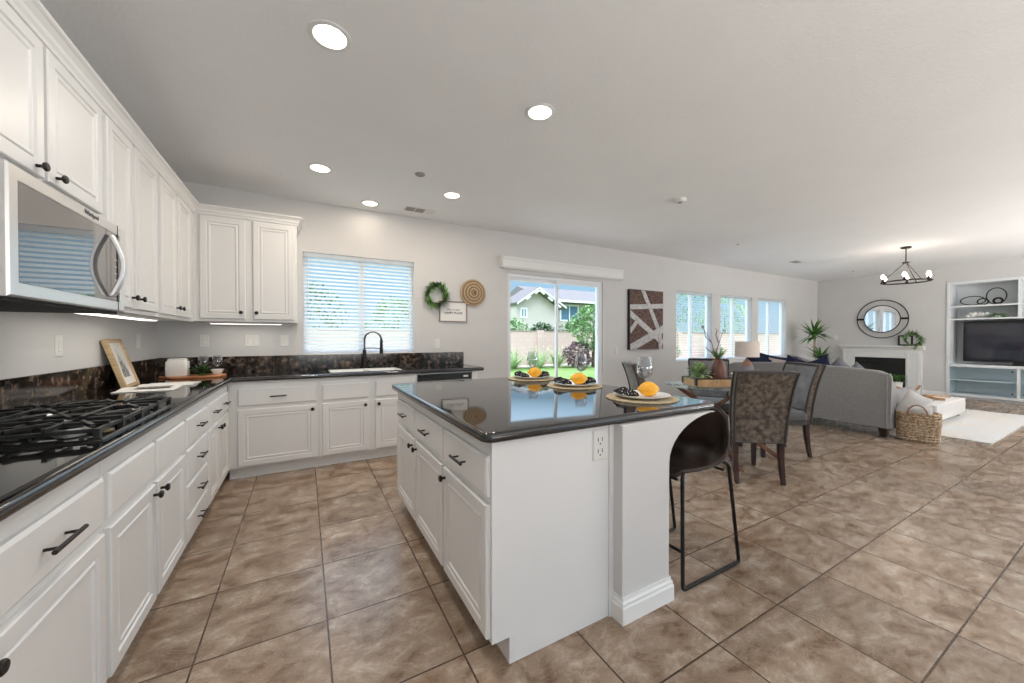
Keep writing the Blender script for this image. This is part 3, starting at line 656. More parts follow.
plate((XW,-.40,1.26), (0,-1,0), (-1,0,0), .075, .12, 'white switch plate between the palm and the mantel')

# ------------------------------------------------------------------ things on the left counter
g = thing('picture_frame', (.10, -1.0, .914), 'light wood framed sketch leaning on the left wall', 'picture frame')
B = V((.135, -1.135, .9148)); Uf = V((0,1,0)); Uf = V((-.10,1,0)).normalized(); lean = V((-.30, 0, 1)).normalized(); Nf = Uf.cross(lean).normalized()
w, h, t = .35, .355, .03
def fb(m, a, b, c, d, z0, z1): return m.add([B+Uf*x+lean*y+Nf*z for z in (z0,z1) for x,y in ((a,c),(b,c),(b,d),(a,d))], [(0,3,2,1),(4,5,6,7),(0,1,5,4),(1,2,6,5),(2,3,7,6),(3,0,4,7)])
m = MB(); q = .024; fb(m,0,w,0,q,-t,0); fb(m,0,w,h-q,h,-t,0); fb(m,0,q,q,h-q,-t,0); fb(m,w-q,w,q,h-q,-t,0); m.build('frame', 'light_wood', g, bevel=.002)
fb(MB(), q, w-q, q, h-q, -t+.004, -.012).build('mat_board', 'paper', g)
sk = mat('sketch', (.6,.6,.6), .7); noise_col(sk, (.06,.06,.07), (.55,.54,.52), 45, 5, .4, .65)
m = MB(); random.seed(3)
fb(m, .10, .25, .075, .13, -.0119, -.0112)
for cx_, ww, hh in ((.125,.03,.20),(.155,.045,.26),(.19,.035,.21),(.22,.03,.16),(.108,.026,.14)):
    m.add([B+Uf*x+lean*y+Nf*-.0110 for x,y in ((cx_-ww/2,.11),(cx_+ww/2,.11),(cx_+ww/3,hh*.75),(cx_,hh+.03),(cx_-ww/3,hh*.75))], [(0,1,2,3,4)])
m.build('drawing', sk, g)
g = thing('open_magazine', (.31, -1.13, .915), 'open white magazine lying on the counter behind the cooktop', 'magazine')
for s in (-1, 1):
    loops = []
    for i in range(9):
        t = i/8; y = -1.135+s*t*.27; z = .9152+.012*math.sin(PI*min(1,t*1.3+.05))*(1-t*.4)
        loops.append([(.16+.02*s, y, .9150), (.46+.02*s, y, .9150), (.46+.02*s, y, z+.004), (.16+.02*s, y, z+.004)])
    MB().loft(loops).build('page_block', 'paper', g)
m = MB(); m.box(.22,.40,-1.32,-1.22,.9297,.9302); m.build('printed_photo', sk, g)
g = thing('serving_board', (.34, -.42, .914), 'reddish wooden serving board lying in the counter corner', 'board')
MB().loft([rrect(.17, .57, -.55, -.29, .1, i, z) for i, z in ((.004,.9145),(0,.919),(0,.928),(.004,.932))]).build('board', 'copper_wood', g, smooth=True)
MB().loft([rrect(.11, .18, -.45, -.39, .02, i, z) for i, z in ((.004,.9146),(0,.919),(0,.928),(.004,.9318))]).build('grip', 'copper_wood', g, smooth=True)
g = thing('ceramic_jar', (.235, -.42, .932), 'squarish white ceramic jar with a dark wire handle', 'jar')
MB().loft([rrect(.235-a, .235+a, -.42-b, -.42+b, r, 0, z) for a,b,r,z in ((.070,.05,.012,.9325),(.074,.053,.014,.94),(.074,.053,.014,1.01),(.072,.052,.016,1.055),(.064,.045,.02,1.068),(.060,.042,.02,1.075),(.063,.045,.02,1.078),(.055,.038,.02,1.084))]).build('jar_body', 'ceramic', g, smooth=True)
MB().tube([(.295,-.42,1.064),(.318,-.42,1.066),(.325,-.42,1.04),(.32,-.42,1.0),(.309,-.42,.985)], .004, 8).build('handle', 'black_metal', g, smooth=True)
def wineglass(name, p, H, R, label, group, bowl_frac=.5):
    g = thing(name, p, label, 'wine glass', group); z = p[2]+.0006; hb = H*(1-bowl_frac)
    MB().lathe([(.036,z),(.034,z+.003),(.006,z+.006)], (p[0],p[1],0), 20).build('foot', 'drinking_glass', g, smooth=True)
    MB().lathe([(.0045,z+.005),(.0035,z+hb*.5),(.005,z+hb)], (p[0],p[1],0), 10).build('stem', 'drinking_glass', g, smooth=True)
    pr = [(.005,0),(R*.55,.07),(R*.93,.27),(R,.48),(R*.93,.75),(R*.80,1),(R*.77,1),(R*.90,.75),(R*.97,.48),(R*.90,.28),(R*.5,.09),(.002,.03)]
    lo = [[(p[0]+r*math.cos(2*PI*k/24), p[1]+r*math.sin(2*PI*k/24), z+hb+zz*H*bowl_frac) for k in range(24)] for r, zz in pr]
    MB().loft(lo, False, False).build('bowl', 'drinking_glass', g, smooth=True); return g
wineglass('wine_glass', (.375,-.235,.914), .18, .042, 'clear glass behind the spiky plant, nearer the white jar', 'pair of glasses in the corner', .62)
wineglass('wine_glass', (.475,-.215,.914), .18, .042, 'clear glass behind the spiky plant, nearer the window', 'pair of glasses in the corner', .62)
g = thing('succulent', (.40, -.43, .932), 'spiky green succulent on the serving board', 'plant')
m = MB()
for i in range(26):
    a = i*2.4; el = .25+.9*(i/26); m.blade((.40,-.43,.945), (math.cos(a)*math.cos(el), math.sin(a)*math.cos(el), math.sin(el)), .135-.03*(i/26), .026, .3)
m.build('leaves', 'leaf_dark', g); MB().lathe([(.02,.9325),(.03,.94),(.012,.955),(.001,.956)], (.40,-.43,0), 12).build('crown', 'leaf', g)
g = thing('small_bowl', (.50, -.36, .932), 'small white square bowl on the serving board end', 'bowl')
MB().loft([rrect(.50-a, .50+a, -.36-a, -.36+a, .01, 0, z) for a, z in ((.028,.9325),(.034,.945),(.046,.975),(.042,.975),(.03,.945),(.02,.94))]).build('bowl_body', 'ceramic', g, smooth=True)

# ------------------------------------------------------------------ wall decor
def wreath(c, U, N, R, L, dens, label, m1='leaf', m2='leaf_dark', zrand=1):
    c = V(c); U = V(U); N = V(N); Wv = V((0,0,1)); g = thing('leaf_wreath', c, label, 'wreath')
    MB().tube([c+U*R*math.cos(2*PI*i/24)+Wv*R*math.sin(2*PI*i/24) for i in range(24)], .012, 6, True).build('twig_ring', 'stem', g)
    for mm, k in ((m1, 0), (m2, 1)):
        m = MB()
        for i in range(dens):
            a = random.uniform(0, 2*PI); rad = U*math.cos(a)+Wv*math.sin(a); tan = -U*math.sin(a)+Wv*math.cos(a)
            p = c+rad*R*random.uniform(.85,1.15)+N*random.uniform(0,.02)
            d = rad*random.uniform(-.5,1.1)+tan*random.uniform(.2,1)+N*random.uniform(0,.6)
            m.blade(p, d, L*random.uniform(.6,1.5), L*.26, random.uniform(0,.4), 3)
        m.build('foliage', mm, g)
wreath((2.675,-.03,1.81), (1,0,0), (0,-1,0), .115, .07, 260, 'round green leaf wreath hanging left of the framed quote', 'leaf', 'leaf_light')
g = thing('framed_quote', (2.915, -.01, 1.6), 'thin wood framed white quote print beneath the wreath', 'picture frame')
X0, X1, Z0, Z1 = 2.715, 3.10, 1.47, 1.742
m = MB(); q = .014; m.box(X0,X1,-.022,-.001,Z0,Z0+q); m.box(X0,X1,-.022,-.001,Z1-q,Z1); m.box(X0,X0+q,-.022,-.001,Z0+q,Z1-q); m.box(X1-q,X1,-.022,-.001,Z0+q,Z1-q); m.build('frame', 'taupe_wood', g, bevel=.001)
MB().box(X0+q, X1-q, -.012, -.001, Z0+q, Z1-q).build('print', 'paper', g)
text('this is our', .045, (2.91,-.0128,1.632), (PI/2,0,0), 'ink', g); text('HAPPY PLACE', .04, (2.91,-.0128,1.588), (PI/2,0,0), 'ink', g, bold=.0012)
g = thing('woven_wall_basket', (3.185, -.03, 1.87), 'round spiral woven straw disc on the wall above the framed quote', 'wall decor')
for i in range(9):
    R = .012+.02*i
    MB().tube([(3.185+R*math.cos(2*PI*k/32), -.022-.028*(1-(i/9)**2), 1.87+R*math.sin(2*PI*k/32)) for k in range(32)], .0115, 6, True).build('coil', 'basket_tan' if i % 2 else 'placemat', g, smooth=True)
MB().lathe([(.012,0),(.014,.02),(.001,.028)], (3.185, -.055, 1.87), 12, (0,-1,0)).build('center_knot', 'stem', g, smooth=True)
MB().lathe([(.175,0),(.175,.012),(.10,.03),(.001,.035)], (3.185, -.002, 1.87), 32, (0,-1,0)).build('backing', 'placemat', g, smooth=True)
# barn wood art
g = thing('barn_wood_art', (6.54, -.02, 1.06), 'tall brown barn wood art with crossed whitewashed planks', 'wall art')
aw = mat('art_brown', (.12,.07,.055), .8); noise_col(aw, (.045,.028,.024), (.22,.135,.11), 6, 6, stretch=(2,1,14))
ag = mat('art_white', (.6,.6,.6), .8); noise_col(ag, (.42,.41,.41), (.68,.67,.67), 14, 5, stretch=(3,1,3))
X0, X1, Z0, Z1 = 6.11, 6.96, 1.06, 2.10
MB().box(X0, X1, -.045, -.001, Z0, Z1).build('backing_panel', aw, g); MB().box(X0-.012, X0-.0005, -.05, -.001, Z0-.005, Z1+.005).box(X0, X1, -.05, -.001, Z1+.0005, Z1+.008).build('edge_frame', 'tv_frame', g)
def clip(poly):
    for ax, lim, sgn in ((0, X0+.001, 1), (0, X1-.001, -1), (1, Z0+.001, 1), (1, Z1-.001, -1)):
        out = []
        for i in range(len(poly)):
            a, b = poly[i-1], poly[i]; fa = sgn*(a[ax]-lim); fb_ = sgn*(b[ax]-lim)
            if (fa >= 0) != (fb_ >= 0): t = fa/(fa-fb_); out.append((a[0]+(b[0]-a[0])*t, a[1]+(b[1]-a[1])*t))
            if fb_ >= 0: out.append(b)
        poly = out
    return poly
def A_(px, py): return (X0+(px-85)/265*.85, Z1-(py-(95+(px-85)/265*20))/(490-(px-85)/265*10)*1.04)
for k, (p, q, wd) in enumerate((((60,238),(380,232),.085), ((160,40),(325,470),.085), ((70,275),(345,545),.10), ((60,590),(380,408),.13), ((80,440),(140,345),.07), ((318,460),(322,620),.07))):
    a = V(A_(*p)); b = V(A_(*q)); d = (b-a).normalized(); n = V((-d.y, d.x))*wd/2
    poly = clip([tuple(a+n), tuple(b+n), tuple(b-n), tuple(a-n)]); y = -.046-.004*(k+1)
    MB().loft([[(x, -.0455, z) for x, z in poly], [(x, y, z) for x, z in poly]]).build('plank', ag, g)

# ------------------------------------------------------------------ place settings on the island
def setting(x, y, rot, tagtxt, glass_xy, both=False):
    z = .9146
    g = thing('round_placemat', (x, y, z), 'round woven beige placemat '+tagtxt, 'placemat', 'placemats on the island')
    m = MB()
    m.lathe([(.198,z),(.2,z+.003),(.198,z+.006),(.001,z+.006)], (x,y,0), 40); m.build('woven_disc', 'placemat', g, smooth=True)
    zp = z+.0066; g = thing('dinner_plate', (x, y, zp), 'round white dinner plate '+tagtxt, 'plate', 'plates on the island')
    MB().lathe([(.095,zp),(.10,zp+.001),(.153,zp+.016),(.156,zp+.019),(.151,zp+.0195),(.095,zp+.008),(.001,zp+.007)], (x,y,0), 48).build('plate_body', 'plate_white', g, smooth=True)
    zn = zp+.0085; c, s_ = math.cos(rot), math.sin(rot)
    g = thing('folded_napkin', (x, y, zn), 'black and white patterned napkin folded '+tagtxt, 'napkin', 'napkins on the island plates')
    def wing(sg):
        loops = []
        for i in range(9):
            t = i/8; L = .02+.125*t; hw = .014+.045*t**1.2; hh = .012+.022*math.sin(PI*t*.9)
            loops.append([(x+sg*(c*L)-s_*u*hw, y+sg*(s_*L)+c*u*hw, zn+.0006+(.016*t if t > .6 else 0)+v*hh*(1+.25*math.cos(u*7))) for u, v in ((-1,0),(-.5,.0),(0,0),(.5,0),(1,0),(1,.35),(.6,.9),(.25,.7),(0,1),(-.35,.65),(-.7,.95),(-1,.35))])
        return loops
    m = MB().loft(wing(-1))
    if both: m.loft(wing(1))
    m.build('folded_cloth', 'napkin', g, smooth=True)
    zl = zn+.012
    g = thing('lemon', (x, y, zl), 'bright yellow orange lemon on the plate '+tagtxt, 'lemon', 'lemons on the island plates')
    lx = V((.86, -.5, 0)); pr = [(.001,-.062),(.007,-.06),(.012,-.052),(.028,-.042),(.040,-.022),(.044,0),(.040,.022),(.028,.042),(.012,.052),(.007,.06),(.001,.062)]
    MB().lathe(pr, (x-.005, y-.055, zl+.032), 24, lx).build('fruit', 'lemon', g, smooth=True, sub=1)
    wineglass('wine_glass', (glass_xy[0], glass_xy[1], .914), .225, .049, 'clear stemmed wine glass '+tagtxt, 'wine glasses on the island', .62)
setting(2.895, -3.145, -.45, 'nearest the bar stool', (3.095, -2.995))
setting(2.90, -2.53, -.5, 'in the middle of the island', (3.075, -2.395), True)
setting(2.885, -1.975, -.45, 'at the far end of the island', (2.98, -1.84), True)

# ------------------------------------------------------------------ bar stool
sx0, sy0 = 3.035, -3.26
g = thing('bar_stool', (sx0, sy0, 0), 'dark brown leather bucket bar stool with black sled legs at the island end', 'bar stool')
prof = [(-.235,.575),(-.215,.597),(-.11,.585),(.0,.575),(.10,.583),(.175,.615),(.215,.68),(.235,.75),(.25,.82),(.258,.875)]
hw = [.185,.21,.222,.228,.232,.234,.232,.226,.212,.17]; lift = [.0,.004,.012,.025,.04,.05,.055,.04,.01,-.03]; pin = [0,0,0,0,.015,.05,.085,.10,.095,.07]
m = MB(); n = 14; vs = []; fs = []
for i, (px, pz) in enumerate(prof):
    for j in range(n+1):
        t = -1+2*j/n; a = abs(t)
        vs.append((sx0+px-pin[i]*a**2.2, sy0+t*hw[i], pz+lift[i]*a**2.4))
for i in range(len(prof)-1):
    for j in range(n): q = i*(n+1)+j; fs.append((q, q+1, q+n+2, q+n+1))
m.add(vs, fs); o = m.build('bucket_seat', 'leather', g, smooth=True)
md = o.modifiers.new('solid', 'SOLIDIFY'); md.thickness = .022; md.offset = 0; md = o.modifiers.new('sub', 'SUBSURF'); md.levels = 2; md.render_levels = 2
# seam and piping on the rim
rim = [V(vs[i*(n+1)]) for i in range(len(prof))]+[V(vs[(len(prof)-1)*(n+1)+j]) for j in range(1, n)]+[V(vs[i*(n+1)+n]) for i in range(len(prof)-1, -1, -1)]+[V(vs[j]) for j in range(n-1, 0, -1)]
MB().tube(rim, .007, 6, True).build('rim_piping', 'leather', o, smooth=True)
def rounded(pts, r=.04, k=5):
    out = [V(pts[0])]
    for i in range(1, len(pts)-1):
        a, b, c = V(pts[i-1]), V(pts[i]), V(pts[i+1]); u = (a-b).normalized()*r; w = (c-b).normalized()*r
        for j in range(k+1):
            t = j/k; out.append((b+u)*(1-t)**2+b*2*t*(1-t)+(b+w)*t*t)
    out.append(V(pts[-1])); return out
for s in (-1, 1):
    y = sy0+s*.205; yt = sy0+s*.17
    MB().tube(rounded([(sx0-.15,yt,.585),(sx0-.205,yt+s*.03,.577),(sx0-.205,y,.0105),(sx0+.28,y,.0105),(sx0+.185,yt+s*.03,.575),(sx0+.15,yt,.59)], .022), .0098, 8).build('sled_leg', 'black_metal', g, smooth=True)
MB().cyl((sx0-.209, sy0-.20, .20), (sx0-.209, sy0+.20, .20), .008, 8).build('footrest', 'black_metal', g)
MB().cyl((sx0+.19, sy0-.17, .53), (sx0+.19, sy0+.17, .53), .007, 8).cyl((sx0-.2, sy0-.17, .548), (sx0-.2, sy0+.17, .548), .007, 8).build('cross_brace', 'black_metal', g)

# ------------------------------------------------------------------ dining set
TC = V((5.17, -2.16, 0)); R = .55; TH = .745
g = thing('dining_table', TC, 'round glass dining table on crossed brown wooden legs', 'table')
MB().lathe([(R-.004,TH-.012),(R,TH-.009),(R,TH-.003),(R-.004,TH)], TC, 64).build('glass_top', 'table_glass', g, smooth=True)
for fa, ta in ((-52, 165), (-127, 78), (128, -15), (38, 255)):
    f = TC+V((.60*math.cos(math.radians(fa)), .60*math.sin(math.radians(fa)), 0)); t = TC+V((.47*math.cos(math.radians(ta)), .47*math.sin(math.radians(ta)), TH-.013))
    d = (t-f).normalized(); s_ = V((-d.y, d.x, 0)).normalized(); loops = []
    for p, k in ((f, 1), (t, 1)): loops.append([p+s_*.016+V((d.x,d.y,0)).normalized()*.035*a+s_*b*.032-s_*.016 for a, b in ((-1,-.5),(1,-.5),(1,.5),(-1,.5))])
    MB().loft(loops).build('leg', 'walnut', g, bevel=.003)
def chair_proto():
    g = thing('dining_chair', (0,0,0), 'x', 'chair', 'dining chairs around the glass table')
    # faces +Y; origin between the rear legs
    m = MB(); m.loft([rrect(-.235,.235,-.0,.50,.05,i,z) for i,z in ((.02,.395),(.0,.41),(.0,.455),(.02,.485),(.07,.495))]); m.build('seat', 'velvet_seat', g, smooth=True)
    MB().loft([rrect(-.22,.22,.01,.48,.03,0,z) for z in (.345,.3945)]).build('seat_rail', 'velvet_edge', g)
    def prof(z):  # y of the middle of the back at height z
        t = (z-.36)/.61; return -.01-.05*t-.075*t*t*t
    zs = [.36+.61*i/12 for i in range(13)]
    def wid(z): t = (z-.36)/.61; return .205+.03*t
    fr = MB()
    def sheet(mb, off, zs, wi, bow=.012):
        vs = []; k = 10
        for z in zs:
            for j in range(k+1): u = -1+2*j/k; vs.append((u*wi(z), prof(z)+off+bow*(u*u)*(1 if off > 0 else 1), z))
        mb.add(vs, [(i*(k+1)+j, i*(k+1)+j+1, (i+1)*(k+1)+j+1, (i+1)*(k+1)+j) for i in range(len(zs)-1) for j in range(k)])
    # solid back
    loops = []
    for z in zs:
        k = 10; t = (z-.36)/.61; th = .032
        if z == zs[-1]: th = .028
        F = [(-wid(z)+2*wid(z)*j/k, prof(z)+th+.012*(-1+2*j/k)**2, z) for j in range(k+1)]
        Bk = [(wid(z)-2*wid(z)*j/k, prof(z)-th+.012*(-1+2*j/k)**2, z) for j in range(k+1)]
        loops.append(F+Bk)
    zt = zs[-1]+.014
    loops.append([(x*.97, prof(.97)+(y-prof(.97))*.55, zt) for x, y, z in loops[-1]])
    b = MB().loft(loops).build('backrest', 'velvet_back', g, smooth=True)
    for off in (-.034, .034):
        pth = [(-wid(z), prof(z)+off+.012, z) for z in zs]+[(-wid(.97)+2*wid(.97)*j/8, prof(.97)+off+.012*(-1+2*j/8)**2, .975) for j in range(1, 8)]+[(wid(z), prof(z)+off+.012, z) for z in zs[::-1]]
        MB().tube(pth, .012, 6).build('edge_band', 'velvet_edge', b, smooth=True)
    MB().loft([[(-wid(.36), prof(.36)-.034, .352), (wid(.36), prof(.36)-.034, .352), (wid(.36), prof(.36)+.03, .352), (-wid(.36), prof(.36)+.03, .352)], [(-wid(.36), prof(.36)-.034, .3595), (wid(.36), prof(.36)-.034, .3595), (wid(.36), prof(.36)+.03, .3595), (-wid(.36), prof(.36)+.03, .3595)]]).build('lower_band', 'velvet_edge', b)
    sheet(fr, .0335, [.50+.455*i/10 for i in range(11)], lambda z: wid(z)-.008); o = fr.build('front_panel', 'velvet_front', b, smooth=True)
    for sx_ in (-1, 1):
        MB().loft([[(sx_*.195+a*w_, .455+b_*w_, z) for a, b_ in ((-1,-1),(1,-1),(1,1),(-1,1))] for w_, z in ((.015,0),(.022,.345))]).build('leg', 'dark_wood', g, bevel=.002)
        lo = []
        for i in range(8):
            t = i/7; z = .36*t; y = .0-.045*(1-t)**2+.0; w_ = .015+.008*t
            lo.append([(sx_*.187+a*w_, y+b_*w_, z) for a, b_ in ((-1,-1),(1,-1),(1,1),(-1,1))])
        MB().loft(lo).build('leg', 'dark_wood', g, bevel=.002)
    return g
ch = chair_proto()
def face(o, pos, ang): o.location = pos; o.rotation_euler = (0, 0, math.radians(ang-90))
d = lambda a, r: (TC.x-r*math.cos(math.radians(a)), TC.y-r*math.sin(math.radians(a)), 0)
face(ch, d(54, .88), 54); ch['label'] = 'brown velvet dining chair seen from behind, nearest the bar stool'
for a, r, lb in ((150, .86, 'velvet dining chair in front of the grey sofa back, showing its light face'), (-33, .80, 'dining chair beyond the island plates, at the sliding door side of the table'), (217, .82, 'dark grey dining chair across the table, below the living windows')):
    p = d(a, r); dup(ch, p, math.radians(a-90), lb)
# tray, plant and vase on the table
tz = TH+.0008; tcx, tcy = 5.08, -2.16; ta = math.radians(-29)
Ut = V((math.cos(ta), math.sin(ta), 0)); Wt = V((-Ut.y, Ut.x, 0))
g = thing('wooden_tray', (tcx, tcy, tz), 'tan wooden tray with black edges on the glass table', 'tray')
c = V((tcx, tcy, tz)); a_, b_ = .23, .15
m = MB(); m.obox(c+V((0,0,.007)), Ut, Wt, Z3, 2*a_, 2*b_, .013); m.build('tray_base', 'tan_wood', g)
m = MB()
for s in (-1, 1): m.obox(c+Wt*s*(b_-.006)+V((0,0,.045)), Ut, Wt, Z3, 2*a_, .012, .062); m.obox(c+Ut*s*(a_-.006)+V((0,0,.045)), Wt, Ut, Z3, 2*b_-.0245, .0118, .062)
m.build('tray_side', 'tan_wood', g)
m = MB()
for s in (-1, 1): m.obox(c+Wt*s*(b_-.006)+V((0,0,.081)), Ut, Wt, Z3, 2*a_+.004, .018, .010); m.obox(c+Ut*s*(a_-.006)+V((0,0,.081)), Wt, Ut, Z3, 2*b_, .018, .010)
for sa in (-1, 1):
    for sb_ in (-1, 1): m.obox(c+Ut*sa*(a_-.003)+Wt*sb_*(b_-.003)+V((0,0,.045)), Ut, Wt, Z3, .024, .024, .07)
m.build('black_trim', 'tv_frame', g)
px = c-Wt*(b_+.004)+V((0,0,.045)); m = MB(); m.obox(px, (Ut+V((0,0,1.2))), Wt, (V((0,0,1))-Ut), .05, .006, .01); m.obox(px, (Ut-V((0,0,1.2))), Wt, (V((0,0,1))+Ut), .05, .006, .01); m.build('front_clasp', 'light_wood', g)
vp = c+Ut*.10+Wt*.02+V((0,0,.0145))
g = thing('flower_vase', vp, 'tapered brown ceramic vase with bare twigs in the tray', 'vase')
MB().lathe([(.055,0),(.085,.01),(.095,.06),(.09,.12),(.07,.2),(.05,.25),(.042,.265),(.045,.275),(.036,.275),(.03,.24)], vp, 28).build('vase_body', 'vase_brown', g, smooth=True)
random.seed(11); top = vp+V((0,0,.25))
for j, pts in enumerate(([(0,0,0),(-.06,.0,.10),(-.09,.0,.20),(-.16,.0,.30),(-.22,0,.36)], [(0,0,0),(-.02,0,.12),(.02,0,.22),(.07,.0,.33)], [(0,0,0),(-.09,0,.09),(-.17,0,.14)], [(-.09,0,.2),(-.16,.02,.26),(-.19,.02,.37)], [(.0,0,.2),(-.02,.02,.29),(.0,.02,.34)], [(0,0,0),(.06,.02,.08),(.12,.0,.12)])):
    P = [top+Ut*x*.8+Wt*y+V((0,0,z)) for x, y, z in pts]
    tw = MB().tube(P, .004, 6, radii=[.006-.001*i for i in range(len(P))])
    for i in range(1, len(P)):
        for k in range(3):
            dd = V((random.uniform(-1,1), random.uniform(-1,1), random.uniform(0,1))); tw.blade(P[i], dd, .035, .012, .2, 2)
    tw.build('twig', 'leaf_purple' if j != 5 else 'leaf_light', g)
m = MB()
for i in range(46): a = random.uniform(0, 2*PI); m.blade(top+V((0,0,.02)), (math.cos(a)*.7, math.sin(a)*.7, random.uniform(.5,1.6)), random.uniform(.07,.17), .016, .5, 3)
m.build('greenery', 'leaf_light', g)
pp = c-Ut*.125+V((0,0,.0145))
g = thing('potted_plant', pp, 'leafy green plant in the left end of the wooden tray', 'plant')
MB().lathe([(.05,0),(.06,.06),(.058,.065),(.05,.06)], pp, 20).build('pot', 'ceramic', g, smooth=True)
m = MB()
for i in range(230):
    a = random.uniform(0, 2*PI); el = random.uniform(0, 1.4); r_ = random.uniform(.02,.12); dd = V((math.cos(a)*math.cos(el), math.sin(a)*math.cos(el), math.sin(el)))
    m.blade(pp+V((0,0,.085))+dd*r_, dd+V((random.uniform(-.5,.5), random.uniform(-.5,.5), 0)), .06, .032, .6, 3)
m.build('leaves', 'leaf_pale', g)

# ------------------------------------------------------------------ living room: sofa
SX, SYA, SYB = 7.56, -2.93, -.86
g = thing('sofa', (8.0, -1.9, 0), 'grey fabric sofa seen from behind beyond the dining chairs', 'sofa')
lo = []
for i in range(25):
    t = i/24; y = SYA+.03+(SYB-SYA-.06)*t; zt = .835+.055*math.sin(PI*t)**.8; 
    if i in (0, 24): zt -= .03
    lo.append([(SX+.0,y,.125),(SX-.012,y,.45),(SX-.03,y,zt-.04),(SX-.015,y,zt-.008),(SX+.03,y,zt),(SX+.12,y,zt-.01),(SX+.17,y,zt-.05),(SX+.22,y,.45),(SX+.22,y,.125)])
MB().loft(lo).build('backrest', 'sofa_fabric', g, smooth=True)
MB().tube([(SX-.03, SYA+.03, .125)]+[(SX-.03, SYA+.03, z) for z in (.5,.79)]+[(SX-.025, SYA+.04+(SYB-SYA-.08)*i/20, .80+.055*math.sin(PI*i/20)**.8) for i in range(21)]+[(SX-.03, SYB-.03, z) for z in (.79,.5,.125)], .007, 6).build('welt', 'sofa_fabric', g)
for s, y in ((-1, SYA), (1, SYB)):
    yi = y-s*.13; lo = []
    for i in range(15):
        t = i/14; x = SX-.01+.92*t; zt = .60+.215*max(0, 1-t*2.6)**1.6 if t < .38 else .60-.02*(t-.38)
        lo.append([(x,y,.125),(x,y+s*.01,zt-.06),(x,y-s*.01,zt-.012),(x,y-s*.05,zt),(x,y-s*.10,zt-.01),(x,yi,zt-.06),(x,yi,.125)])
    MB().loft(lo).build('arm', 'sofa_fabric', g, smooth=True)
MB().box(SX+.221, SX+.90, SYA+.131, SYB-.131, .125, .30).build('seat_base', 'sofa_fabric', g, bevel=.02)
for i in range(2):
    a = SYA+.135+i*.90; MB().box(SX+.225, SX+.92, a, a+.885, .301, .46).build('seat_cushion', 'sofa_fabric', g, bevel=.04, seg=4)
for x in (SX+.06, SX+.82):
    for y in (SYA+.08, SYB-.08): MB().loft([[(x+a*w_, y+b*w_, z) for a, b in ((-1,-1),(1,-1),(1,1),(-1,1))] for w_, z in ((.025,0),(.045,.1248))]).build('leg', 'dark_wood', g)
def pillow(p, w, h, t, yaw, tilt, m_, label, roll=0, fringe=None, group='cushions on the sofa', name='throw_pillow'):
    g = thing(name, p, label, 'cushion', group); k = 12; lo = []
    Rm = Matrix.Rotation(yaw, 3, 'Z') @ Matrix.Rotation(tilt, 3, 'Y') @ Matrix.Rotation(roll, 3, 'X'); c = V(p)
    def pt(u, v, s):
        pu = 1-.10*abs(v)**2*0; e = (1-u**4)*(1-v**4); return c+Rm @ V((s*t/2*max(e,0)**.6, u*w/2*(1-.09*(1-v*v)), v*h/2*(1-.09*(1-u*u))))
    m = MB()
    for s in (-1, 1):
        vs = [pt(-1+2*i/k, -1+2*j/k, s) for i in range(k+1) for j in range(k+1)]
        m.add(vs, [(i*(k+1)+j, i*(k+1)+j+1, (i+1)*(k+1)+j+1, (i+1)*(k+1)+j) for i in range(k) for j in range(k)])
    m.build('cushion_body', m_, g, smooth=True)
    if fringe:
        f = MB()
        for i in range(22):
            u = -1+2*i/21
            for a, b in ((u,1.0),(u,-1.0),(1.0,u),(-1.0,u)):
                q = pt(max(-1,min(1,a)), max(-1,min(1,b)), 0); f.blade(q, Rm @ V((0, a, b)), .045, .018, .3, 2)
        f.build('fringe', fringe, g)
PI4 = PI/4
pillow((7.88,-1.20,.78), .46, .46, .16, 0, -.25, 'navy', 'plain navy cushion at the window end of the sofa', roll=.5)
pillow((8.02,-1.36,.77), .45, .45, .15, .15, -.3, 'navy', 'dark navy cushion leaning in front of the other at the sofa window end', roll=.2)
pillow((7.92,-1.56,.73), .40, .40, .14, 0, -.2, 'pink_cloth', 'pale pink cushion between navy cushions on the sofa', roll=.1)
pillow((7.88,-1.80,.74), .42, .42, .13, .1, -.2, 'navy', 'fringed navy cushion left of the palm plant', roll=.35, fringe='navy')
pillow((8.04,-1.90,.78), .42, .42, .13, 0, -.2, 'white_cloth', 'white cushion peeking between two fringed navy cushions', roll=.25)
pillow((7.89,-2.06,.74), .42, .42, .13, -.1, -.2, 'navy', 'fringed navy cushion right of the white cushion', roll=-.35, fringe='navy')
pillow((8.02,-2.27,.73), .38, .38, .13, 0, -.25, 'grey_cloth', 'grey cushion with its corner up beside the fringed one', roll=PI4)
pillow((8.02,-2.47,.70), .34, .34, .12, 0, -.25, 'grey_cloth', 'small grey cushion corner near the sofa arm', roll=PI4)
# side table with lamp
lx, ly, lt = 7.13, -1.44, .715
g = thing('side_table', (lx, ly, 0), 'small round white side table behind the sofa, under the lamp', 'table')
MB().lathe([(.20,lt-.02),(.21,lt-.015),(.21,lt-.003),(.205,lt)], (lx,ly,0), 32).build('table_top', 'trim_white', g, smooth=True)
MB().lathe([(.14,0),(.14,.012),(.02,.03),(.016,.1),(.016,lt-.021)], (lx,ly,0), 24).build('pedestal', 'trim_white', g, smooth=True)
g = thing('table_lamp', (lx, ly, lt), 'table lamp with pale beige drum shade and rounded two tone base', 'lamp')
z = lt+.0006
MB().lathe([(.06,z),(.092,z+.02),(.098,z+.07),(.085,z+.115)], (lx,ly,0), 28).build('lower_base', 'grey_cloth', g, smooth=True)
MB().lathe([(.085,z+.1155),(.065,z+.16),(.04,z+.195),(.015,z+.215),(.008,z+.25)], (lx,ly,0), 28).build('upper_base', 'lamp_base', g, smooth=True)
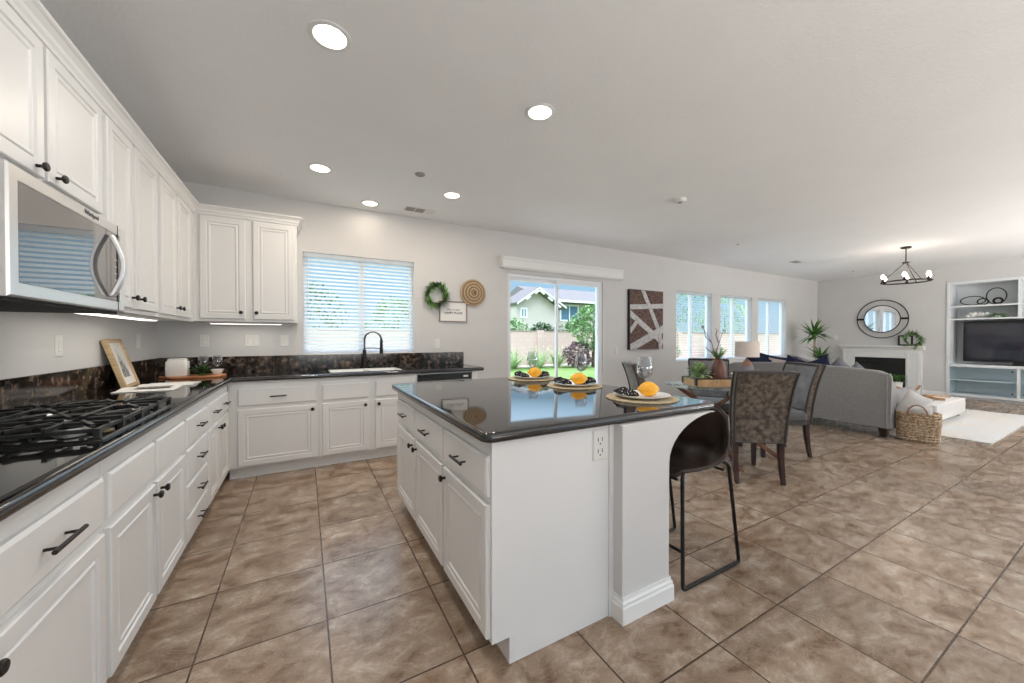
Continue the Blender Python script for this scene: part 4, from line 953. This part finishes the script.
MB().loft([[(lx+r_*math.cos(2*PI*k/32), ly+r_*math.sin(2*PI*k/32), z_) for k in range(32)] for r_, z_ in ((.165,z+.255),(.160,z+.49),(.156,z+.49),(.161,z+.255))], False, False).build('lamp_shade', 'lamp_shade', g, smooth=True)
MB().cyl((lx,ly,z+.25), (lx,ly,z+.40), .006, 8).cyl((lx-.157,ly,z+.40), (lx+.157,ly,z+.40), .002, 6).build('stem', 'steel', g)
g = thing('small_succulent', (lx+.02, ly-.15, lt), 'tiny yellow green plant beside the lamp base', 'plant')
q = V((lx+.02, ly-.15, lt+.0006)); MB().lathe([(.025,0),(.032,.04),(.001,.041)], q, 14).build('pot', 'ceramic', g, smooth=True)
m = MB()
for i in range(34): a = i*2.4; el = i/34*1.3; m.blade(q+V((0,0,.04)), (math.cos(a)*math.cos(el), math.sin(a)*math.cos(el), math.sin(el)), .045, .016, .2, 2)
m.build('leaves', 'leaf_pale', g)
# palm
px_, py_ = 11.7, -.50
g = thing('palm_plant', (px_, py_, 0), 'tall two crowned green dracaena palm in the far corner', 'plant')
MB().lathe([(.14,.0005),(.19,.30),(.19,.33),(.17,.33),(.16,.28),(.001,.28)], (px_,py_,0), 24).build('pot', 'ceramic', g, smooth=True)
MB().tube([(px_+.03,py_,.28),(px_,py_,.8),(px_+.0,py_,1.35)], .022, 8).build('trunk', 'palm_stem', g); MB().tube([(px_+.06,py_-.05,.28),(px_+.05,py_-.08,.62),(px_+.05,py_-.12,.75)], .02, 8).build('trunk', 'palm_stem', g)
for cz, n, L, cx_, cy_ in ((1.30, 95, .47, px_, py_), (.74, 70, .46, px_+.03, py_-.10)):
    m = MB()
    for i in range(n):
        a = random.uniform(0, 2*PI); el = random.uniform(-.1, 1.25); m.blade((cx_, cy_, cz+random.uniform(-.05,.08)), (math.cos(a)*math.cos(el), math.sin(a)*math.cos(el), math.sin(el)), L*random.uniform(.75,1.1), .045, random.uniform(.5,1.2), 6)
    m.build('leaf_crown', 'leaf', g)
# rug, ottoman, driftwood
g = MB().box(8.28, 11.3, -3.60, -1.0, .0006, .014).build('area_rug', 'rug'); tag(g, 'large cream and beige area rug in front of the sofa', 'rug')
g = thing('ottoman', (9.75, -2.55, 0), 'long low cream upholstered ottoman on the pale rug', 'ottoman')
OX0, OX1, OY0, OY1 = 9.0, 10.45, -3.02, -2.15
MB().box(OX0, OX1, OY0, OY1, .06, .30).build('upholstered_box', 'ottoman', g, bevel=.02, seg=3)
for x in (OX0+.08, OX1-.08):
    for y in (OY0+.08, OY1-.08): MB().box(x-.03, x+.03, y-.03, y+.03, .0142, .0598).build('foot', 'dark_wood', g)
g = thing('driftwood_branch', (9.2, -2.7, .30), 'twisted brown driftwood branch lying on the ottoman', 'driftwood')
for pts in ([(9.57,-2.41,.33),(9.72,-2.56,.35),(9.82,-2.68,.34),(9.97,-2.81,.345),(10.12,-2.92,.325)], [(9.72,-2.56,.345),(9.70,-2.54,.42),(9.62,-2.44,.455),(9.60,-2.36,.45)], [(9.70,-2.54,.42),(9.74,-2.64,.44),(9.72,-2.68,.50)], [(9.82,-2.71,.335),(9.67,-2.86,.325),(9.62,-2.96,.33)]):
    MB().tube(pts, .018, 7, radii=[.024-.003*i for i in range(len(pts))]).build('limb', 'driftwood', g, smooth=True)
# basket with pillow
bx, by = 7.76, -3.12
g = thing('woven_basket', (bx, by, 0), 'woven straw basket with two loop handles at the sofa corner', 'basket')
ba = math.radians(-80); Ub = V((math.cos(ba), math.sin(ba), 0)); Wb = V((-Ub.y, Ub.x, 0))
def el(a, b, z, n=32): return [V((bx,by,z))+Ub*a*math.copysign(abs(math.cos(2*PI*k/n))**.7, math.cos(2*PI*k/n))+Wb*b*math.copysign(abs(math.sin(2*PI*k/n))**.7, math.sin(2*PI*k/n)) for k in range(n)]
MB().loft([el(.155,.10,.0006), el(.165,.11,.03), el(.175,.12,.14), el(.182,.125,.27), el(.18,.12,.355), el(.165,.108,.355), el(.165,.108,.2), el(.15,.095,.03)]).build('basket_body', 'basket', g, smooth=True)
m = MB()
for z in [.03+.031*i for i in range(11)]:
    a = .165+.017*min(1, z/.25); m.tube([p+V((0,0,.007*math.sin(k*PI*.9))) for k, p in enumerate(el(a+.004, a-.052, z, 48))], .012, 5, True)
m.build('weave_rows', 'basket', g, smooth=True)
for s in (-1, 1): MB().tube([V((bx,by,.33))+Wb*s*.135+Ub*.085*math.cos(PI*i/10)+V((0,0,.12*math.sin(PI*i/10))) for i in range(11)], .009, 7).build('handle', 'lamp_base', g, smooth=True)
pillow((bx+.02, by+.07, .40), .24, .40, .11, ba+PI/2, -.12, 'white_cloth', 'white cushion leaning up out of the woven basket', roll=.5, group='cushions in the basket')
pillow((bx-.01, by-.02, .36), .22, .16, .09, ba+PI/2, -.3, 'white_cloth', 'small white rolled cushion low in the woven basket', roll=-.1, group='cushions in the basket')

# ------------------------------------------------------------------ fireplace wall
g = thing('fireplace', (13.0, -1.26, 0), 'white fireplace with panelled mantel around a black firebox', 'fireplace')
FY0, FY1 = -1.94, -.58
m = MB(); m.box(12.98, XW-.0005, FY0, FY0+.24, 0, .99); m.box(12.98, XW-.0005, FY1-.24, FY1, 0, .99); m.box(12.98, XW-.0005, FY0+.24, FY1-.24, .80, .99); m.build('surround', 'trim_white', g, bevel=.004)
m = MB()
for a, b, c_, d_ in ((FY0+.03,FY0+.21,.06,.94),(FY1-.21,FY1-.03,.06,.94),(FY0+.24,FY1-.24,.84,.95)): m.rings((12.98, b, c_), (0,-1,0), Z3, (-1,0,0), b-a, d_-c_, [(0,0),(0,.01),(.012,.01),(.018,.003)])
m.build('panel_moulding', 'trim_white', g)
m = MB().loft([[(12.98-x, y, z) for x, z in ((-.1295,.99),(0,.99),(.02,1.0),(.03,1.03),(.07,1.045),(.09,1.055),(.09,1.085),(-.1295,1.085))] for y in (FY0-.04, FY1+.04)]); m.build('mantel_shelf', 'trim_white', g)
m = MB(); m.box(13.095, 13.105, FY0+.24, FY1-.24, 0, .80); m.box(12.985, 13.09, FY0+.2405, FY0+.26, 0, .80); m.box(12.985, 13.09, FY1-.26, FY1-.2405, 0, .80); m.box(12.985, 13.09, FY0+.26, FY1-.26, .775, .7995); m.build('firebox', 'firebox', g)
MB().box(13.0, 13.008, FY0+.26, FY1-.26, .03, .775).build('glass_screen', 'firebox', g)
m = MB(); m.box(12.99, 12.998, FY0+.26, FY1-.26, .70, .72); m.box(12.99, 12.998, FY0+.26, FY1-.26, .74, .76); m.build('louver', 'tv_frame', g)
m = MB(); m.box(12.55, 12.975, FY0-.05, FY1+.05, .0005, .03); m.build('hearth', 'trim_white', g)
g = thing('round_mirror', (13.08, -1.272, 1.706), 'round mirror inside a wide thin black ring above the mantel', 'mirror')
cy, cz = -1.272, 1.706
def circ(r, x, n=64): return [(x, cy+r*math.cos(2*PI*k/n), cz+r*math.sin(2*PI*k/n)) for k in range(n)]
MB().tube(circ(.445, 13.075), .010, 8, True).build('outer_ring', 'black_metal', g, smooth=True)
MB().tube(circ(.315, 13.075), .010, 8, True).build('inner_ring', 'black_metal', g, smooth=True)
MB().loft([circ(.312, 13.09), circ(.312, 13.072)]).build('mirror_glass', 'mirror', g)
MB().box(13.068, 13.082, cy+.318, cy+.44, cz-.022, cz+.022).box(13.068, 13.082, cy-.44, cy-.318, cz-.022, cz+.022).build('side_bar', 'black_metal', g)
g = thing('mantel_frame', (13.03, -1.62, 1.085), 'small black frame on the mantel behind the green wreath', 'picture frame')
m = MB(); a, b, z0_, z1_ = -1.80, -1.56, 1.0856, 1.32
m.box(13.03,13.05,a,b,z0_,z0_+.03); m.box(13.03,13.05,a,b,z1_-.03,z1_); m.box(13.03,13.05,a,a+.03,z0_+.03,z1_-.03); m.box(13.03,13.05,b-.03,b,z0_+.03,z1_-.03); m.build('frame', 'tv_frame', g)
MB().box(13.04,13.048,a+.03,b-.03,z0_+.03,z1_-.03).build('picture', 'paper', g)
wreath((12.93,-1.83,1.225), (0,1,0), (-1,0,0), .12, .09, 170, 'green wreath leaning on the right end of the mantel', 'leaf_pale', 'leaf')
g = thing('planter', (12.72, -1.62, .03), 'white planter of clipped green leaves in front of the firebox', 'plant')
MB().lathe([(.09,.0306),(.11,.28),(.10,.28),(.001,.27)], (12.72,-1.62,0), 20).build('pot', 'ceramic', g, smooth=True)
m = MB()
for i in range(220): a = random.uniform(0,2*PI); r_ = .15*math.sqrt(random.random()); m.blade((12.72+r_*math.cos(a), -1.62+r_*math.sin(a), random.uniform(.28,.43)), (math.cos(a), math.sin(a), random.uniform(.2,1.5)), .05, .03, .4, 2)
m.build('leaves', 'leaf', g)
# ---- built-in media wall
YL, YR = NI[1], NI[0]; XF, XB = XW+.001, XW+.555
g = thing('built_in_cabinet', (13.3, -3.2, 0), 'white built in media cabinet with shelves and glass doors below', 'cabinet')
t = .035
for a, b in ((YL-.05, YL-.001), (YR+.001, YR+.05)): MB().box(XF-.02, XB, a, b, 0, NI[2]-.001).build('side_panel', 'cabinet_blue', g, bevel=.002)
m = MB(); m.box(XF-.02, XB, YR+.05, YL-.05, NI[2]-.05, NI[2]-.001); m.build('top_panel', 'cabinet_blue', g)
m = MB(); m.box(XB-.02, XB, YR+.05, YL-.05, .0, NI[2]-.05); m.build('back_panel', 'cabinet_blue', g)
for z in (1.93, 1.665): MB().box(XF-.01, XB-.02, YR+.05, YL-.05, z-.03, z).build('shelf', 'cabinet_blue', g)
YM = -3.2
MB().box(XF-.01, XB-.02, YM-.018, YM+.018, 1.93, NI[2]-.05).box(XF-.01, XB-.02, YM-.018, YM+.018, 1.665, 1.90).build('divider', 'cabinet_blue', g)
MB().box(XF-.03, XB-.02, YR+.05, YL-.05, .66, .715).build('counter_shelf', 'cabinet_blue', g, bevel=.003)
MB().box(XF-.01, XB-.02, YR+.05, YL-.05, .05, .10).box(XF+.04, XB-.02, YR+.05, YL-.05, 0, .05).build('plinth', 'cabinet_blue', g)
MB().box(XF+.02, XB-.02, YR+.05, YL-.05, .375, .395).build('shelf', 'cabinet_blue', g)
MB().box(XF-.01, XF+.03, YM-.02, YM+.02, .10, .66).build('center_stile', 'cabinet_blue', g)
for a, b, ky in ((YM+.022, YL-.052, YM+.07), (YR+.052, YM-.022, YM-.07)):
    dd = MB().box(XF-.008, XF-.002, a, b, .102, .658).build('glass_door', 'cabinet_glass', g)
    for z in (.17, .60): MB().lathe([(.012,0),(.014,.008),(.001,.012)], (XF-.0085, ky, z), 12, (-1,0,0)).build('knob', 'black_metal', dd)
g = thing('television', (13.30, -3.2, .715), 'large flat black television standing in the built in niche', 'television')
TX0 = 13.29
m = MB(); m.box(TX0, TX0+.05, -3.93, -2.475, .775, 1.60); m.build('housing', 'tv_frame', g, bevel=.004)
MB().box(TX0-.003, TX0-.0004, -3.885, -2.52, .825, 1.545).build('screen', 'tv_screen', g)
MB().box(TX0-.05, TX0+.12, -3.5, -2.9, .7155, .725).box(TX0+.01, TX0+.04, -3.3, -3.1, .725, .775).build('stand', 'tv_frame', g)
g = thing('ring_sculpture', (13.28, -2.62, 1.93), 'black wire loop sculpture with a wide low ring, on the top shelf', 'sculpture')
def loop(c, a, b, n=40, r=.009, tw=0): return MB().tube([(c[0]+tw*math.cos(2*PI*k/n), c[1]+a*math.cos(2*PI*k/n), c[2]+b*math.sin(2*PI*k/n)) for k in range(n)], r, 6, True)
loop((13.28,-2.60,1.9365+.095), .165, .088).build('wide_ring', 'black_metal', g); loop((13.28,-2.73,1.9365+.067), .07, .06, r=.011).build('small_ring', 'black_metal', g)
g = thing('ring_sculpture', (13.28, -3.0, 1.93), 'black wire loop sculpture with a tall round ring, on the top shelf', 'sculpture')
loop((13.28,-2.90,1.9365+.165), .125, .16).build('tall_ring', 'black_metal', g); loop((13.28,-2.92,1.9365+.068), .055, .055, r=.017).build('small_ring', 'black_metal', g)
g = thing('coral_decor', (13.28, -2.68, 1.665), 'cream knotted coral ornament on the second shelf', 'ornament')
m = MB()
for i in range(9): m.ball((13.25+.02*math.sin(i*2), -2.55-.03*i, 1.665+.04+.05*abs(math.sin(i*1.7))), .035, .035, .038, 10, 6)
m.build('coral_body', 'ceramic', g, smooth=True)
g = thing('trailing_plant', (13.18, -2.93, 1.665), 'small drooping green plant on the second shelf above the television', 'plant')
MB().lathe([(.03,.0006),(.04,.05),(.001,.05)], (13.18,-2.93,1.665), 12).build('pot', 'ceramic', g)
m = MB()
for i in range(60): a = random.uniform(0,2*PI); m.blade((13.18,-2.93,1.715), (math.cos(a)*.5, math.sin(a), random.uniform(.2,.8)), random.uniform(.12,.22), .02, 1.6, 5)
m.build('leaves', 'leaf', g)
# ---- chandelier
cx_, cy_ = 9.87, -2.47; CR = .295; RZ = 2.19
g = thing('chandelier', (cx_, cy_, CZ), 'black iron ring chandelier with six glowing bulbs', 'chandelier')
MB().lathe([(.065,CZ-.001),(.065,CZ-.02),(.05,CZ-.028),(.001,CZ-.028)], (cx_,cy_,0), 24).build('canopy', 'bronze', g, smooth=True)
MB().cyl((cx_,cy_,CZ-.028), (cx_,cy_,2.52), .008, 8).build('stem', 'bronze', g)
MB().lathe([(.02,2.52),(.045,2.51),(.045,2.495),(.02,2.485)], (cx_,cy_,0), 20).build('hub', 'bronze', g, smooth=True)
MB().tube([(cx_+CR*math.cos(2*PI*k/48), cy_+CR*math.sin(2*PI*k/48), RZ) for k in range(48)], .011, 4, True, sq=False).build('ring', 'bronze', g)
for k in range(3):
    a = 2*PI*k/3+1.9; MB().cyl((cx_+.02*math.cos(a), cy_+.02*math.sin(a), 2.49), (cx_+CR*math.cos(a), cy_+CR*math.sin(a), RZ), .006, 6).build('rod', 'bronze', g)
for k in range(6):
    a = 2*PI*k/6+.2; x, y = cx_+CR*math.cos(a), cy_+CR*math.sin(a)
    s = MB().lathe([(.022,RZ+.008),(.024,RZ+.02),(.014,RZ+.025),(.014,RZ+.05),(.001,RZ+.05)], (x,y,0), 12).build('lamp_holder', 'bronze', g)
    MB().lathe([(.01,RZ+.05),(.028,RZ+.08),(.028,RZ+.10),(.015,RZ+.125),(.001,RZ+.13)], (x,y,0), 12).build('bulb', 'bulb', s, smooth=True)
l = bpy.data.lights.new('chandelier_glow', 'POINT'); l.energy = 8; l.color = (1,.85,.7); l.shadow_soft_size = .2; o = bpy.data.objects.new('chandelier_glow', l); COL.objects.link(o); o.location = (cx_, cy_, RZ+.15)

# ------------------------------------------------------------------ outdoors
g = MB().box(-12, 60, .16, 60, -.4, -.15).build('ground', 'lawn'); tag(g, kind='structure')
g = MB().box(-2, 14, .17, 3.2, -.149, -.10).build('patio', 'gravel'); tag(g, kind='structure')
g = MB().box(-12, 60, 10.2, 11.4, -.149, -.12).build('gravel_bed', 'gravel'); tag(g, kind='structure')
g = thing('block_fence', (12, 11.55, -.15), 'long tan block garden wall behind the lawn', 'fence')
MB().box(-10, 58, 11.5, 11.65, -.15, 1.58).build('wall_face', 'fence_block', g); MB().box(-10, 58, 11.47, 11.68, 1.58, 1.63).build('cap_course', 'fence_cap', g)
for x in (1.5, 6.8, 11.9, 17.2, 23, 29): MB().box(x-.2, x+.2, 11.4, 11.5, -.15, 1.66).build('pillar', 'fence_block', g)
# neighbour house
g = thing('neighbour_house', (20, 24, -.15), 'beige stucco neighbour house with grey gabled roof beyond the garden wall', 'house')
MB().loft([[(16.5,y,-.15),(20.6,y,-.15),(20.6,y,4.0),(18.4,y,5.25),(16.5,y,4.1)] for y in (22, 24.4)]).box(20.6, 30, 23, 30, -.15, 4.45).build('stucco_wall', 'stucco', g)
m = MB()
m.loft([[(16.35,y,3.98),(18.4,y,5.35),(21.2,y,3.75),(21.2,y,3.95),(18.4,y,5.6),(16.25,y,4.16)] for y in (21.4, 24.5)])
m.loft([[(x,22.2,4.5),(x,22.2,4.7),(x,26.5,6.3),(x,31,4.7),(x,31,4.5)] for x in (19.2, 30.6)]); m.build('roof', 'roof', g)
m = MB()
for s in (-1, 1):
    for k in range(3 if s > 0 else 2):
        p = V((18.4+s*(.25+k*.85), 21.38, 5.25-(.25+k*.85)*.62)); m.obox(p, (s,0,-.7), (0,1,0), (.7*s,0,1), .5, .2, .13)
m.loft([[(16.25,y,4.0),(18.4,y,5.38),(18.4,y,5.52),(16.25,y,4.14)] for y in (21.3,21.39)]); m.loft([[(21.2,y,3.8),(18.4,y,5.38),(18.4,y,5.52),(21.2,y,3.94)] for y in (21.3,21.39)]); m.box(19.6,30.6,22.1,22.19,4.48,4.68)
m.build('eave_trim', 'ext_white', g)
for x0, x1, z0_, z1_, y in ((21.7,23.9,2.8,4.35,23), (16.9,17.55,2.9,3.8,22), (26,27.5,2.8,4.2,23)):
    f = MB(); q = .14; f.box(x0,x1,y-.06,y,z0_,z0_+q); f.box(x0,x1,y-.06,y,z1_-q,z1_); f.box(x0,x0+q,y-.06,y,z0_+q,z1_-q); f.box(x1-q,x1,y-.06,y,z0_+q,z1_-q); f.box((x0+x1)/2-.05,(x0+x1)/2+.05,y-.06,y,z0_+q,z1_-q)
    f = f.build('house_window', 'ext_white', g); MB().box(x0+q,x1-q,y-.02,y-.005,z0_+q,z1_-q).build('pane', 'ext_glass', f)
def bush(x, y, r, h, mt, n, label, name='garden_shrub', cat='shrub', group='garden shrubs', z0_=-.15, trunk=0, L=.16):
    g = thing(name, (x, y, z0_), label, cat, group)
    MB().tube([(x,y,z0_),(x+.05,y,z0_+trunk+h*.3),(x,y,z0_+trunk+h*.6)], .05, 7, radii=[.07+.02*trunk,.05,.02]).build('trunk', 'stem', g)
    m = MB()
    for i in range(n):
        a = random.uniform(0,2*PI); u = random.uniform(-1,1); rr2 = random.uniform(.55,1)**.5; q = math.sqrt(1-u*u)
        bump = 1+.22*math.sin(a*3+u*4)
        p = V((x+r*q*math.cos(a)*rr2*bump, y+r*q*math.sin(a)*rr2*bump, z0_+trunk+h/2+h/2*u*rr2)); m.blade(p, (random.uniform(-1,1), random.uniform(-1,1), random.uniform(-.4,1)), L*random.uniform(.7,1.4), L*.55, .4, 2)
    m.build('foliage', mt, g)
random.seed(5)
bush(13.3, 9.0, 1.0, 2.3, 'leaf_light', 2600, 'rounded bright green tree by the garden wall, seen through the sliding door', 'garden_tree', 'tree', None, trunk=.75)
bush(12.6, 9.3, .65, 1.2, 'leaf_purple', 1200, 'dark purple leaved shrub under the green tree')
def grassclump(x, y, label):
    g = thing('ornamental_grass', (x, y, -.15), label, 'grass clump', 'ornamental grasses along the wall'); m = MB()
    for i in range(130): a = random.uniform(0,2*PI); el_ = random.uniform(.6,1.4); m.blade((x+random.uniform(-.1,.1), y+random.uniform(-.1,.1), -.15), (math.cos(a)*math.cos(el_), math.sin(a)*math.cos(el_), math.sin(el_)), random.uniform(.7,1.25), .03, random.uniform(.3,1.0), 5)
    m.build('blades', 'leaf_pale', g); MB().lathe([(.1,-.149),(.06,-.05),(.001,-.04)], (x,y,0), 8).build('root_crown', 'stem', g)
for i, (x, y) in enumerate([(8.9,9.6),(9.6,10.2),(10.3,9.5),(11.0,10.2),(11.6,9.6),(8.2,10.2)]):
    grassclump(x, y, 'tall pale green ornamental grass clump growing along the garden wall')
for x, y, r, h, mt, lb in ((11.2,13.3,1.3,2.2,'leaf_light','light green bush behind the wall, left below the neighbour gable'), (13.4,13.5,1.3,2.0,'leaf_dark','dark bush behind the wall, below the middle of the neighbour house'), (15.7,13.3,1.3,2.3,'leaf','green bush behind the wall, below the neighbour roof eave'), (23.3,14.6,2.2,5.2,'leaf_light','pale leafy tree outside the living window nearest the art'), (29,14.8,2.4,5.6,'leaf_light','broad pale tree outside the middle living window'), (34,15,2.6,5.0,'leaf_pale','pale round tree outside the living window nearest the palm'), (1.2,14,2.0,3.6,'leaf','green tree beyond the kitchen window blind, left'), (5.2,14,1.8,3.2,'leaf_light','light green tree beyond the kitchen window blind, right')):
    bush(x, y, r*.8, h, mt, 2000, lb, 'garden_tree' if h > 3 else 'garden_shrub', 'tree' if h > 3 else 'shrub', None, L=.17, trunk=.3)
for x in (17.5, 21, 25.5): bush(x, 10.6, .55, 1.0, 'leaf', 350, 'low green shrub in the gravel bed along the garden wall', z0_=-.12)
